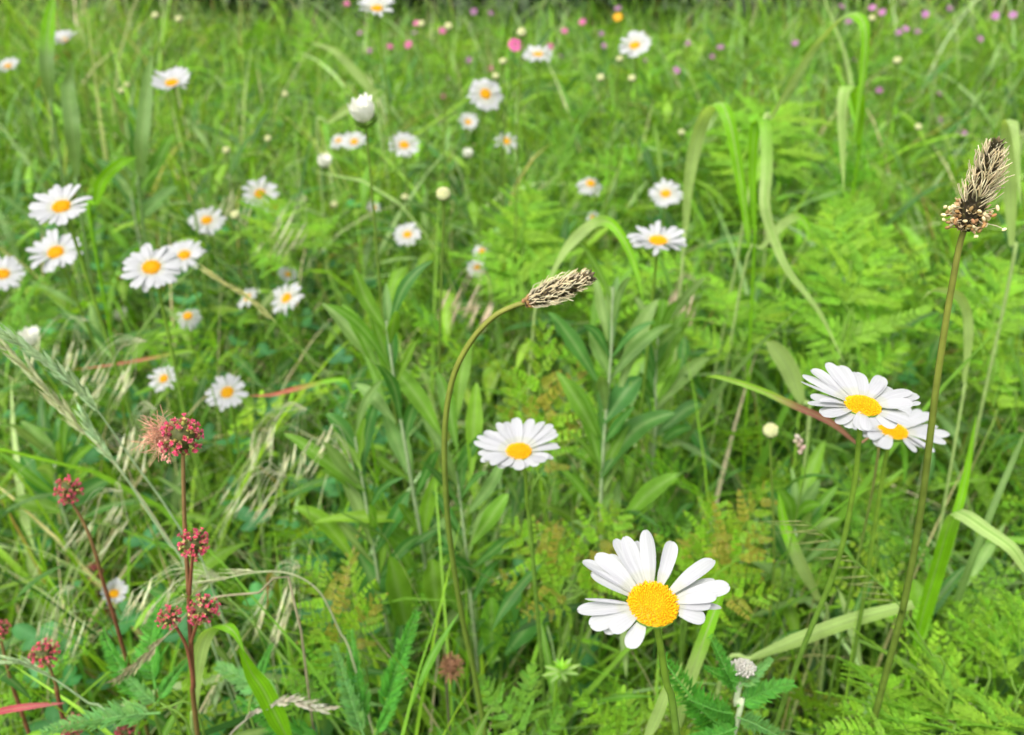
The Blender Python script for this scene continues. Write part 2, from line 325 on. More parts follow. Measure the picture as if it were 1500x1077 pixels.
# ------------------------------------------------------------------ ox-eye daisies
SLOPE = {}
def petal_mesh(seed, hi=True):
    r = random.Random(seed); S, A = (18, 11) if hi else (9, 5); u = np.linspace(0, 1, S); t = np.sin(u * math.pi / 2) ** .9; a = np.linspace(-1, 1, A); pk = r.uniform(.55, .72)
    wp = (.40 + .60 * np.sin(np.minimum(t / pk, 1) * 1.57)) * np.sqrt(np.clip(1 - (np.clip(t - pk, 0, 1) / (1.002 - pk)) ** r.uniform(2.2, 3.2), 0.004, 1))
    c1, c2 = r.uniform(-.03, .15), r.uniform(.03, .34); cup = r.uniform(-.25, .45); bendy = r.uniform(-.07, .07); tw = r.uniform(-.35, .35); nt_ = r.uniform(.008, .028)
    T, Aa = np.meshgrid(t, a, indexing='ij'); Wd = wp[:, None] * .5
    X = T - nt_ * (np.abs(np.abs(Aa) - .3) < .12) * (T > .95) - nt_ * .8 * r.random() * (Aa > .1) * (T > .93); Yy = Aa * Wd * .30 + bendy * T ** 2
    Z = c1 * T - c2 * T ** 2 + cup * Aa ** 2 * Wd * .30 + .007 * np.cos(Aa * 2.4 * math.pi) * np.sin(T * math.pi) ** .6 + tw * Aa * Wd * .3 * T
    mb = MB(); C = np.repeat(WHITE[None], S * A, 0).reshape(S, A, 3).copy(); C[:3] *= (.97, .98, .84)
    if hi: C[:, 1::2] *= .93; C *= np.linspace(1, .96 + .04 * r.random(), S)[:, None, None]
    mb.add(np.stack([X, Yy, Z], -1), gridF(S, A), C.reshape(-1, 3)); SLOPE[seed] = c1 - c2; return mb
PET_HI = [petal_mesh(s).mesh('petal', 'petal') for s in range(12)]
PET_LO = [petal_mesh(s + 50, False).mesh('petal', 'petal') for s in range(8)]
def disc_mesh(hi):
    mb = MB(); N = 430 if hi else 110; ga = 2.39996
    S = 7; t = np.linspace(0, 1, S); a = np.linspace(0, 6.2832, 16, endpoint=False)
    dome = lambda q: .34 * (1 - q ** 2.4) - .05 * (1 - q) ** 2
    X = np.stack([t[:, None] * np.cos(a), t[:, None] * np.sin(a), dome(t)[:, None] + 0 * a[None] - .06], -1); mb.add(X[::-1], gridF(S, 16, True), (.60, .32, .004))
    for i in range(N):
        q = min(.99, max(0, math.sqrt((i + .5) / N) * .98 + rnd.gauss(0, .012))); th = i * ga + rnd.gauss(0, .035); p = np.array((q * math.cos(th), q * math.sin(th), dome(q) - .02)); e = 0.02
        sl = (dome(min(1, q + e)) - dome(max(0, q - e))) / (2 * e); nn = unit((-sl * math.cos(th), -sl * math.sin(th), 1))
        rr = 1.0 / math.sqrt(N) * (.66 + .30 * q) * rnd.uniform(.8, 1.2); c = (arr((.80, .43, .003)) * (1 - q) + arr((.82, .46, .004)) * q) * rnd.uniform(.85, 1.1)
        if q < .4: c = c * (.95, 1.06, 1)
        ellipsoid(mb, p, nn, rr * (.9 + .8 * (q > .45) * rnd.uniform(.6, 1.1)), rr * .92, np.minimum(c, .9), 6 if hi else 5, 4 if hi else 3)
    return mb.mesh('flower_disc', 'disc')
DISC_HI, DISC_LO = disc_mesh(True), disc_mesh(False)
def bract_mesh():
    mb = MB(); prof = [(.16, -.62), (.5, -.55), (.85, -.36), (1.04, -.08), (1.0, -.02)]; a = np.linspace(0, 6.2832, 20, endpoint=False)
    X = np.array([[(r * math.cos(q), r * math.sin(q), z) for q in a] for r, z in prof]); mb.add(X, gridF(5, 20, True), STEMG)
    for k in range(40):
        q = k * 2.399; lv = .45 + .55 * (k / 40); r0 = .55 * lv + .2
        P = np.array([(math.cos(q) * r0 * s, math.sin(q) * r0 * s, z) for s, z in ((.75, -.6 + .2 * lv), (1.15, -.42 + .28 * lv), (1.34, -.2 + .2 * lv))])
        ribbon(mb, P, (.10, .11, .02), [STEMG * 1.1, STEMG, (.05, .04, .02)], side=(-math.sin(q), math.cos(q), 0), fold=-.3)
    return mb.mesh('bracts', 'stem')
BRACT = bract_mesh()
GROUP_D = 'ox-eye daisies in the meadow'
def tip_to_petal(dx, dy, e, phi):
    k, s = math.cos(phi), math.sin(phi); r = math.hypot(dx, dy)
    for _ in range(25):
        y = (dy - r * math.sin(e) * s) / k; r = .5 * r + .5 * math.hypot(dx, y) / math.cos(e)
    y = (dy - r * math.sin(e) * s) / k; return r, math.atan2(y, dx)
def daisy(px, py, size, label, tilt=(0, 0), D=.05, elev=14, npet=None, tips=None, stem=None, open_=1.0, hi=False, disc=.155, wfac=.44, fill=True, bend=None, face=None, rad=1.0):
    """px,py,size in the photograph; tilt = lean of the head towards the viewer and to the right (as slopes)"""
    dep = D * F / size; p = at_depth(px, py, dep)
    if p[2] < .34: dep = max(.5 * dep, (H - .34) / -ray(px, py)[2]) if ray(px, py)[2] < 0 else dep; D = dep * size / F; p = at_depth(px, py, dep)
    Y = p[1]; KEYS.append((px, py, size * .5, dep))
    n = unit(np.array((0, 0, 1.)) + tilt[0] * np.array((0, -1., 0)) + tilt[1] * RT) if face is None else unit(face)
    hm = frame(n, RT)
    # stem path, top to ground
    rs = .0011 * D / .05 * (1.0 if size > 100 else 1.15)
    pts = [p - n * D * .05, p - n * D * .35 - np.array((0, 0, D * .2))]
    if stem: pts = [pts[0]] + [at(x, y, Y + dy) for x, y, dy in stem]
    last = arr(pts[-1]); dx, dy = (rnd.uniform(-.04, .04), rnd.uniform(-.01, .07)) if bend is None else bend
    base = to_ground(pts[-2], last, .12) if stem else np.array((last[0] + dx, last[1] + dy, 0.))
    pts += [last * .55 + base * .45 + (0 if stem else np.array((rnd.uniform(-.012, .012), rnd.uniform(-.01, .01), 0))), base]
    root = thing('oxeye_daisy', base, label, 'daisy', GROUP_D)
    mb = MB(); tube(mb, spline(pts, 26), np.linspace(rs, rs * 1.35, 26), [STEMG * (1.5, 1.35, .9), STEMG * (1.4, 1.3, .9), STEMG * 1.1, STEMG * .9], 10, .10)
    part('stem', mb, 'stem', root)
    rd = D * disc; L0 = trans(p - arr(root.location)) @ hm
    obj('flower_disc', DISC_HI if hi else DISC_LO, root, L0 @ scl(rd, rd, rd))
    obj('bracts', BRACT, root, L0 @ trans((0, 0, -rd * .02)) @ scl(rd, rd, rd * .9))
    PM = PET_HI if size > 60 else PET_LO
    view = unit(CAM - p); phi = math.acos(max(-1, min(1, float(view @ n))))
    if tips:
        ux = hm[:3, 0]; vy = hm[:3, 1]
        ring = []
        for i, tp in enumerate(tips):
            tx, ty = tp[0], tp[1]; e = R(tp[2] if len(tp) > 2 else elev); wf = tp[3] if len(tp) > 3 else 1.0
            r_, th = tip_to_petal((tx - px) / F * dep, (py - ty) / F * dep, e, phi)
            pi_ = (i * 5 + int(px)) % len(PM); sl_ = SLOPE[pi_ if PM is PET_HI else pi_ + 50]; pl = max(.2 * D, r_ - rd * .86); m = L0 @ rot('z', th) @ trans((rd * .86, 0, rd * rnd.uniform(-.06, .08) - .00015 * (i % 3))) @ rot('y', -e + math.atan(.75 * sl_)) @ rot('x', rnd.uniform(-.25, .25)) @ scl(pl / math.hypot(1, .75 * sl_), D * wfac * wf * rnd.uniform(.92, 1.05), pl * .75)
            obj('petal', PM[(i * 5 + int(px)) % len(PM)], root, m); ring.append((th % 6.2832, r_, e))
        ring.sort()
        for (t0, r0, e0), (t1, r1, e1) in zip(ring, ring[1:] + [(ring[0][0] + 6.2832,) + ring[0][1:]]):
            if .26 < t1 - t0 < (.95 if fill else .40):
                for f in ((.5,) if t1 - t0 < .6 else (.33, .67)):
                    r_ = (r0 * (1 - f) + r1 * f) * rnd.uniform(.88, .97); pl = r_ - rd * .86
                    obj('petal', PM[rnd.randrange(len(PM))], root, L0 @ rot('z', t0 + (t1 - t0) * f) @ trans((rd * .84, 0, -rd * .12)) @ rot('y', -(e0 + e1) / 2 + .05) @ rot('x', rnd.uniform(-.2, .2)) @ scl(pl, D * wfac * rnd.uniform(.85, 1.0), pl * .7))
    else:
        N = npet or rnd.randint(19, 25)
        for i in range(N):
            th = 6.2832 * (i + rnd.uniform(-.22, .22)) / N + px; e = R(elev + rnd.uniform(-9, 9)); pl = D * .5 * rad * rnd.uniform(.88, 1.06) - rd * .86
            m = L0 @ rot('z', th) @ trans((rd * .86, 0, rd * rnd.uniform(-.05, .08) - .0002 * (i % 2))) @ rot('y', -e) @ rot('x', rnd.uniform(-.3, .3)) @ scl(pl, D * .41 * rnd.uniform(.85, 1.1) * open_, pl)
            obj('petal', PM[rnd.randrange(len(PM))], root, m)
    return root
z1 = lambda L: [((830 + x * .1857), 760 + y * .1857, *k) for x, y, *k in L]
daisy(957, 884, 222, 'largest white daisy in front, sharp, with grooved petals and beaded orange disc', (.24, .02), tips=z1([(680, 55, 18), (895, 165, 20), (490, 118, 16), (415, 150, 12, .9), (262, 255, 14, .95), (148, 322, 10), (198, 430, 12, .85), (140, 612, 14, .35), (78, 725, 2), (168, 835, -4, 1.05), (325, 870, 0), (490, 1005, -22, 1.05), (1028, 775, -6), (1138, 670, 2, 1.0), (1228, 690, -4, .8), (1292, 505, 10), (1218, 325, 10, 1.0), (1075, 380, 14, .85), (838, 325, 10, .8), (1168, 580, 12, .7)]),
      stem=[(966, 940, 0), (976, 1000, .004), (992, 1085, .01)], hi=True, bend=(.02, .03), disc=.172, wfac=.375, fill=False)
z5 = lambda L: [(500 + x / 2.992, 360 + y / 2.992, *k) for x, y, *k in L]
daisy(760, 661, 126, 'white daisy alone at centre, directly below the curved plantain stem', (.05, -.02), tips=z5([(578, 855, 8), (592, 828, 8), (628, 798, 10), (680, 765, 12), (722, 758, 12), (775, 738, 14), (845, 745, 14), (882, 758, 12), (922, 770, 12), (942, 798, 10), (952, 822, 10), (960, 884, 6), (895, 938, 6), (850, 952, 0), (775, 970, -4), (715, 962, 0), (625, 928, 6), (650, 950, 4)]),
      stem=[(770, 700, 0), (772, 740, .005), (778, 790, .01)], hi=True, bend=(.02, .04))
z6 = lambda L: [(1000 + x / 2.992, 360 + y / 2.992, *k) for x, y, *k in L]
daisy(1264, 594, 172, 'upper daisy of the overlapping pair on the right, in front of the other', (.02, .03), tips=z6([(545, 600, 8), (570, 563, 10), (628, 533, 12), (698, 506, 15), (752, 520, 14, 1.2), (850, 543, 12), (945, 565, 12), (905, 575, 14), (1017, 618, 10), (1052, 645, 6, 1.1), (1045, 678, 4, .9), (955, 772, 0), (880, 780, -8), (768, 770, -10, .8), (738, 797, -16), (588, 745, 0), (543, 692, 4), (590, 664, 12, .5), (1000, 690, 6)]),
      stem=[(1258, 650, 0), (1250, 720, .003), (1225, 830, .012), (1165, 980, .03)], hi=True, bend=(-.03, .04))
daisy(1308, 631, 140, 'lower daisy of the overlapping pair on the right, half behind a plantain stem', (.02, .06), D=.052, tips=z6([(733, 812, 4), (790, 772, 10), (830, 745, 12), (900, 725, 14), (955, 700, 14), (1045, 690, 12), (1088, 703, 12), (1128, 725, 10), (1168, 800, 4), (1138, 852, -4), (1064, 906, -14), (958, 868, -20, .8), (838, 898, -12), (786, 840, 0), (1010, 870, -10)]),
      stem=[(1297, 675, 0), (1285, 750, .003), (1268, 860, .01), (1235, 1050, .03)], hi=True, bend=(-.02, .03))
# x, y, width, label, tilt, extra
DL = [
 (90, 303, 90, 'wide open daisy near the left edge, uppermost of its close pair', (.35, .0), {}),
 (82, 370, 78, 'daisy near the left edge just below the widest one there', (.25, .05), {}),
 (222, 392, 88, 'biggest daisy of the left centre group, petals spread wide and drooping', (.45, .1), dict(elev=4)),
 (270, 374, 62, 'daisy tucked close behind the biggest one of the left group', (.2, .0), {}),
 (303, 323, 53, 'round daisy left of centre, above the close pair of daisies', (.45, .05), dict(elev=8)),
 (381, 284, 54, 'daisy with upright back petals beside a dry grass tuft', (.6, .1), {}),
 (404, 305, 38, 'faded daisy drooping sideways behind the one by the dry grass', (.4, .6), dict(elev=-22)),
 (4, 402, 64, 'daisy cut off by the left edge of the picture', (.4, .2), {}),
 (420, 437, 56, 'tilted daisy leaning right, lowest of its loose trio', (.5, -.55), {}),
 (363, 436, 40, 'daisy seen from behind left of the tilted daisy', (.35, -.7), dict(elev=6)),
 (422, 402, 30, 'small daisy just above the tilted daisy', (.2, .3), {}),
 (275, 463, 44, 'spent daisy with hanging thin petals below the left group', (.5, .1), dict(elev=-35, open_=.6)),
 (240, 555, 46, 'small daisy alone on the left above the burnet heads', (.3, -.25), {}),
 (333, 575, 62, 'neat round daisy low on the left, beside a red grass blade', (.3, .0), {}),
 (167, 870, 46, 'small daisy low on the left half turned away among burnet stalks', (.35, .35), dict(elev=50)),
 (252, 122, 62, 'daisy high on the left, seen nearly edge on', (.12, .05), dict(elev=26)),
 (95, 60, 42, 'half open daisy in the top left corner by tall grass', (.0, -.1), dict(elev=42)),
 (12, 97, 34, 'flat daisy at the left edge near the top', (.15, 0), dict(elev=22)),
 (552, 13, 58, 'daisy at the top edge of the picture on a long stalk', (.15, .0), dict(elev=26)),
 (711, 138, 54, 'daisy at upper centre facing the camera squarely', (1.2, .35), dict(elev=4)),
 (686, 179, 31, 'small white daisy facing upwards below the one facing the camera', (.7, .2), dict(elev=25)),
 (742, 207, 38, 'ragged daisy with missing petals at upper centre', (.6, .3), dict(npet=10, elev=5)),
 (592, 213, 48, 'daisy at upper centre left on a low stalk', (.3, .15), {}),
 (519, 208, 38, 'right of two crowded small daisies under the half closed daisy', (.5, -.1), dict(elev=20)),
 (496, 206, 30, 'left of two crowded small daisies under the half closed daisy', (.4, -.2), dict(elev=0)),
 (788, 80, 46, 'flat thin daisy far back at top centre beside a pink flower', (.0, -.05), dict(elev=10)),
 (930, 67, 52, 'far daisy tilted right, at the top right of centre', (.3, -.3), dict(elev=18)),
 (597, 344, 44, 'daisy at centre left, just left of the tall bud stalk', (.4, -.1), {}),
 (706, 368, 30, 'upper of two side facing daisies above the bent plantain', (.75, -.5), {}),
 (699, 392, 32, 'lower of two side facing daisies above the bent plantain', (.7, -.45), {}),
 (964, 353, 88, 'flat wide daisy right of the bent plantain, seen edge on', (-.13, .0), dict(elev=17)),
 (975, 284, 50, 'daisy with raised petals behind the edge on daisy', (.5, -.2), dict(elev=12)),
 (865, 269, 42, 'daisy facing away from the camera, centre right', (.3, .1), dict(elev=-28)),
 (777, 343, 22, 'tiny white daisy nearly hidden in the grass at centre', (.8, .3), dict(npet=9)),
 (548, 304, 20, 'tiny white daisy low in the grass left of centre', (.8, .3), dict(npet=9)),
 (868, 318, 20, 'tiny white daisy at the tip of an arching blade', (.8, -.3), dict(npet=9)),
]
for x, y, s_, lb, tl, ex in DL: daisy(x, y, s_, lb, (tl[0] + (.3 if -.14 < tl[0] < .32 else .1), tl[1]), D=.05 if s_ > 40 else .042, **ex)

# closed daisies and round buds
def bud(px, py, size, kind='bud', D=.011, dY=0):
    if kind == 'closed': D = .018
    elif size < 20: size *= .85
    dep = min(D * F / size, 2.6); D = dep * size / F; p = at_depth(px, py, dep); KEYS.append((px, py, size * .5, dep)); base = np.array((p[0] + rnd.uniform(-.03, .03), p[1] + rnd.uniform(0, .05), 0))
    nm = {'bud': 'daisy_bud', 'closed': 'closed_daisy'}[kind]
    lb = auto_label({'bud': 'round cream daisy bud', 'closed': 'closed white daisy'}[kind], px, py)
    root = thing(nm, base, lb, 'flower bud' if kind == 'bud' else 'daisy', 'daisy buds on thin stalks')
    mb = MB(); tube(mb, spline([p, p * .6 + base * .4 + (rnd.uniform(-.02, .02), 0, 0), base], 14), np.linspace(.0009, .0014, 14), (STEMG * (1.1, .95, 1)), 6); part('stem', mb, 'stem', root)
    mb = MB(); n = unit((rnd.uniform(-.3, .3), rnd.uniform(-.5, .1), 1)); hm = trans(p) @ frame(n) @ scl(D, D, D)
    loc = MB()
    if kind == 'bud':
        ellipsoid(loc, (0, 0, .05), (0, 0, 1), .38, .5, (.52, .54, .27), 10, 6)
        for k in range(34):
            q = k * 2.4; rr = .46 * math.sqrt(k / 34); pz = .05 + .40 * math.sqrt(max(0, 1 - (rr / .5) ** 2)); ellipsoid(loc, (rr * math.cos(q), rr * math.sin(q), pz), (math.cos(q) * rr, math.sin(q) * rr, .5), .09, .05, jit((.66, .66, .36), .1), 5, 3)
    else:
        for k in range(20):
            q = k * 2.4; P = np.array([(math.cos(q) * r_, math.sin(q) * r_, z_) for r_, z_ in ((.2, -.12), (.40, .05), (.50 + .03 * (k % 3 - 1), .36), (.54 + .10 * (k % 4 - 1.5), .62 + .06 * (k % 3)))]); ribbon(loc, spline(P, 7), (.08, .11, .13, .14, .13, .11, .05), np.minimum((.84, .83, .74), 1), side=(-math.sin(q), math.cos(q), 0), fold=-.2)
    mb.merge(loc, hm); part('bud_head' if kind == 'bud' else 'petals', mb, 'disc' if kind == 'bud' else 'petal', root)
    loc = MB()
    for k in range(22):
        q = k * 2.4; lv = k / 22; P = np.array([(math.cos(q) * r_, math.sin(q) * r_, z_) for r_, z_ in ((.12, -.42), (.40, -.30 + .08 * lv), (.50, -.12 + .12 * lv))]); ribbon(loc, P, (.09, .11, .02), [STEMG * 1.3, STEMG * 1.2, STEMG * .8], side=(-math.sin(q), math.cos(q), 0), fold=-.3)
    mb = MB(); mb.merge(loc, hm); part('bracts', mb, 'stem', root)
for a in [(650, 286, 22), (657, 40, 15), (618, 36, 13), (764, 49, 17), (737, 91, 13), (726, 113, 13), (908, 88, 13), (880, 115, 14), (926, 116, 14), (593, 290, 13), (345, 316, 17), (332, 221, 13), (393, 204, 12), (998, 195, 12),
          (1277, 28, 12), (1314, 90, 14), (1345, 187, 12), (1128, 632, 23), (228, 24, 13), (262, 29, 13), (178, 134, 11), (186, 125, 10), (367, 863, 13), (418, 139, 11), (478, 228, 11), (490, 300, 12), (1068, 548, 14)]: bud(*a)
for a in [(535, 172, 36), (45, 502, 26), (474, 242, 19), (170, 655, 20), (215, 686, 18), (178, 466, 17), (684, 229, 14)]: bud(*a, kind='closed')

# pink campions, one yellow flower
def pink(px, py, size, c=(.62, .13, .42), name='pink_flower', what='small pink meadow flower', cat='flower', Dm=.021):
    size *= .85; Y = min(2.9, Dm * F / size * .93); p = at(px, py, Y); D = size / F * (p - CAM) @ FW; KEYS.append((px, py, size * .5 + 1, float((p - CAM) @ FW)))
    base = np.array((p[0] + rnd.uniform(-.05, .05), p[1] + rnd.uniform(0, .08), 0)); root = thing(name, base, auto_label(what, px, py), cat, 'pink flowers at the back of the meadow')
    mb = MB(); tube(mb, spline([p, p * .5 + base * .5 + (rnd.uniform(-.03, .03), 0, 0), base], 10), .0012, STEMG * .9, 5); part('stem', mb, 'stem', root)
    n = unit((rnd.uniform(-.5, .5), rnd.uniform(-1.3, -.3), .7)); hm = trans(p) @ frame(n) @ scl(D, D, D); loc = MB()
    for k in range(5):
        q = k * 1.2566; d = arr((math.cos(q), math.sin(q), 0)); sd_ = arr((-math.sin(q), math.cos(q), 0))
        for s in (-.5, .5):
            P = np.array([d * r_ + sd_ * s * w_ + (0, 0, z_) for r_, w_, z_ in ((.05, .05, -.05), (.28, .2, .05), (.42, .3, .05), (.52, .34, 0))]); ribbon(loc, P, (.03, .13, .14, .05), jit(c, .15, .05), side=sd_, fold=.2)
    mb = MB(); mb.merge(loc, hm); part('petals', mb, 'petal', root)
    loc = MB(); ellipsoid(loc, (0, 0, -.25), (0, 0, 1), .28, .12, (.14, .09, .06), 6, 4); ellipsoid(loc, (0, 0, .03), (0, 0, 1), .06, .06, (.7, .5, .5), 5, 3); mb = MB(); mb.merge(loc, hm); part('calyx', mb, 'stem', root)
P1, P2, P3 = (.55, .12, .28), (.50, .19, .42), (.36, .16, .30)
for a in [(598, 65, 14, P1), (755, 66, 25, P1), (648, 45, 12, P1), (610, 34, 11, P1), (718, 100, 10, P1), (571, 68, 11, P1), (806, 68, 11, P1), (827, 45, 11, P1), (853, 32, 12, P1), (650, 142, 10, P1), (508, 5, 10, P1), (527, 48, 9, P3), (694, 17, 11, P3), (719, 19, 10, P3), (687, 88, 10, P3), (657, 116, 10, P3), (541, 74, 9, P3), (607, 48, 9, P3), (905, 12, 11, P3), (881, 49, 9, P3), (885, 67, 9, P3), (822, 82, 9, P3), (945, 88, 9, P3), (991, 103, 12, P2),
          (1278, 11, 12, P2), (1292, 18, 12, P2), (1233, 9, 12, P3), (1356, 21, 12, P2), (1327, 42, 12, P2), (1317, 47, 11, P3), (1344, 46, 10, P3), (1458, 23, 13, P2), (1484, 22, 13, P2), (1243, 31, 11, P3), (1165, 63, 12, P3), (1055, 69, 12, P3), (1043, 83, 10, P3), (1288, 132, 12, P2), (1378, 136, 11, P2), (1403, 145, 9, P3), (1100, 136, 10, P3), (1204, 168, 10, P3), (1377, 177, 13, P2), (1410, 195, 14, P2), (1305, 193, 11, P3), (1352, 256, 12, P2), (1436, 57, 10, P2), (1391, 12, 10, P3), (1492, 188, 11, P2), (1008, 63, 9, P3), (1250, 88, 9, P3), (1450, 117, 10, P3)]: pink(*a)
pink(905, 25, 15, (.75, .38, .01), 'yellow_flower', 'single yellow orange flower', 'flower', .02)

# ------------------------------------------------------------------ ribwort plantains
def plantain(label, headpx, Y0, stempx, Lh, tall):
    pt = [at(x, y, Y0 + d) for x, y, d in stempx]; a, b = at(*headpx[0], Y0), at(*headpx[1], Y0 - .002); ax = unit(b - a); Lh = np.linalg.norm(b - a)
    base = np.array((*to_ground(pt[-2], pt[-1])[:2], 0)); root = thing('plantain', base, label, 'plantain', 'ribwort plantain flower stalks')
    mb = MB(); Pth = spline([a + ax * Lh * .03] + pt + [base], 60); tube(mb, Pth, np.linspace(.00100, .0017, 60), [(.24, .24, .055), (.22, .25, .04), (.14, .20, .03), (.12, .19, .025)], 12, .16); part('stem', mb, 'stem', root)
    u = unit(np.cross(ax, (.2, .9, .3))); v = np.cross(ax, u); Rm = Lh * (.155 if tall else .165)
    prof = (lambda t: Rm * (1.0 - .62 * t ** 1.5) * min(1, .55 + t * 5) * (1 if t < .97 else .8)) if tall else (lambda t: Rm * (math.sin(min(1, .22 + t * 2.2) * 1.57)) * (1 - .55 * t ** 2.2))
    N = 230; core = MB(); ts = np.linspace(0, 1, 14); an = np.linspace(0, 6.2832, 12, endpoint=False)
    X = np.array([[a + ax * Lh * t + .86 * prof(t) * (math.cos(q) * u + math.sin(q) * v) * (1 if t < .99 else .2) for q in an] for t in ts]); core.add(X, gridF(14, 12, True), (.045, .035, .02))
    for i in range(N):
        t = (i + .5) / N; q = i * 2.39996; o = math.cos(q) * u + math.sin(q) * v; p = a + ax * Lh * t + o * prof(t) * .86; s = Lh * .055
        d = unit(ax * 1.0 + o * .45); P = np.array([p, p + d * s * .6, p + d * s * 1.2]); c = jit((.085, .07, .035), .4) if t > .06 else jit((.20, .11, .05), .2)
        ribbon(core, P, (s * .35, s * .38, s * .05), [c, c * 1.2, c * 2.2 + .03], side=np.cross(ax, o), fold=-.35)
    part('seed_spike', core, 'dry', root)
    fil = MB(); n = 300 if not tall else 260
    for i in range(n):
        t = rnd.uniform(.06, .97) if not tall else rnd.uniform(.30, .98); q = rnd.uniform(0, 6.2832); o = math.cos(q) * u + math.sin(q) * v; p = a + ax * Lh * t + o * prof(t) * .82
        l = Lh * rnd.uniform(.10, .20) * (1 - .55 * t ** 3) * (1.25 if tall else 1); sp = rnd.uniform(.25, .85) if not tall else rnd.uniform(.35, 1.15) * (1.25 - .6 * t)
        if rnd.random() < .1: sp *= 1.7
        w_ = unit(np.cross(ax, o)) * rnd.uniform(-.35, .35); d1 = unit(ax + o * sp + w_); d2 = unit(ax + o * sp * rnd.uniform(-.4, .9) + w_ * 2)
        if t > .88: l *= .55
        tube(fil, spline([p, p + d1 * l * .55, p + d1 * l * .55 + d2 * l * .5], 5), Lh * .0062 * rnd.uniform(.8, 1.2) * np.array((1.05, 1.1, 1, .9, .7)), jit((.74, .66, .44), .14, .03), 5)
    part('filaments', fil, 'dry', root)
    an_ = MB(); fl = MB()
    if tall:
        for i in range(85):
            t = abs(rnd.gauss(.11, .09)); t = min(t, .34); q = rnd.uniform(0, 6.2832); o = math.cos(q) * u + math.sin(q) * v; p = a + ax * Lh * t + o * prof(t) * .8; l = Lh * rnd.uniform(.03, .14)
            if rnd.random() < .12: l *= 1.9
            d = unit(o * 1 + ax * rnd.uniform(-.3, .8)); e = p + d * l
            tube(fl, spline([p, p + d * l * .5 + ax * l * .1, e], 4), Lh * .005, (.62, .55, .36), 4); 
            ellipsoid(an_, e, unit(ax * rnd.uniform(-1, 1) + np.cross(o, ax) * rnd.uniform(-1, 1) + o * .3), Lh * rnd.uniform(.026, .038), Lh * .020, jit((.82, .73, .42), .10, .03) if rnd.random() < .6 else jit((.42, .24, .10), .2), 7, 5)
        part('anthers', an_, 'dry', root); part('anther_stalks', fl, 'dry', root)
        wf = MB()
        for i in range(80):
            t = rnd.uniform(-.01, .26); q = rnd.uniform(0, 6.2832); o = math.cos(q) * u + math.sin(q) * v; p = a + ax * Lh * t + o * prof(t) * .85; d = unit(o + ax * rnd.uniform(-.2, .8)); l = Lh * rnd.uniform(.04, .11)
            ribbon(wf, np.array([p, p + d * l * .5, p + d * l + ax * l * rnd.uniform(-.4, .4)]), (l * .15, l * .25, l * .06), jit((.62, .47, .27), .22, .05), fold=.5, twist=rnd.uniform(-2, 2))
        part('withered_florets', wf, 'dry', root)
    else:
        for i in range(26):
            q = rnd.uniform(0, 6.2832); o = math.cos(q) * u + math.sin(q) * v; t = rnd.uniform(-.02, .09); p = a + ax * Lh * t + o * prof(max(0, t)) * .8
            ellipsoid(an_, p, unit(o + ax * .3), Lh * .035, Lh * .022, jit((.40, .23, .10), .25), 6, 4)
        part('withered_florets', an_, 'dry', root)
plantain('ribwort plantain whose stem arches over and points its pale bristly spike right', ((770, 444), (867, 404)), .372, [(752, 449, 0), (722, 465, 0), (690, 500, 0), (664, 552, 0), (652, 622, 0), (652, 700, 0), (659, 790, .003), (678, 910, .008), (708, 1060, .012)], .03, False)
plantain('tall upright ribwort plantain at right with dark spike over cream anthers', ((1412, 336), (1461, 208)), .325, [(1405, 362, 0), (1396, 410, 0), (1384, 480, 0), (1371, 570, 0), (1360, 660, 0), (1347, 760, .003), (1325, 880, .006), (1297, 990, .010)], .034, True)

# ------------------------------------------------------------------ salad burnets
def key(p, D): v = arr(p) - CAM; z = v @ FW; KEYS.append((750 + F * (v @ RT) / z, 538.5 - F * (v @ UP) / z, D * .5 * F / z, z))
def burnet_head(root, p, D, fresh=1.0, n=46, axis=(0, 0, 1)):
    key(p, D)
    hd = MB(); st = MB(); CR = arr((.80, .13, .24))
    ellipsoid(hd, p, axis, D * .33, D * .30, (.09, .10, .03), 10, 6)
    for i in range(n):
        z = 1 - 2 * (i + .5) / n; q = i * 2.39996; rr = math.sqrt(1 - z * z); o = unit(np.array((rr * math.cos(q), rr * math.sin(q), z)) + rng.normal(size=3) * .16); b = p + o * D * .32 * rnd.uniform(.85, 1.15)
        ellipsoid(hd, b, o, D * .085, D * .05, jit((.30, .30, .08) if rnd.random() < .45 else (.40, .07, .09), .3), 6, 4)
        u = unit(np.cross(o, (.3, .2, .9))); v = np.cross(o, u)
        for k in range(4):
            a = k * 1.57 + i; d = unit(o * .8 + (u * math.cos(a) + v * math.sin(a)) * .8); P = np.array([b + o * D * .05, b + o * D * .06 + d * D * .07, b + o * D * .04 + d * D * .12])
            ribbon(hd, P, (D * .03, D * .04, D * .01), jit((.56, .17, .17) if k % 2 else (.44, .40, .13), .3), side=np.cross(d, o), fold=.3)
        if rnd.random() < .9 * fresh and z > -.8:
            e = b + o * D * rnd.uniform(.10, .17)
            for k in range(22):
                d = unit(o * .7 + u * rnd.uniform(-1, 1) + v * rnd.uniform(-1, 1)); tube(st, np.array([b + o * D * .05, e, e + d * D * rnd.uniform(.05, .085)]), D * np.array((.010, .013, .009)), jit(CR, .3, .1), 4)
    h = part('flower_head', hd, 'floret', root)
    if st.n: part('stigmas', st, 'floret', root).parent = h
    return h
BST = arr((.22, .085, .045)); BST2 = arr((.24, .15, .06))
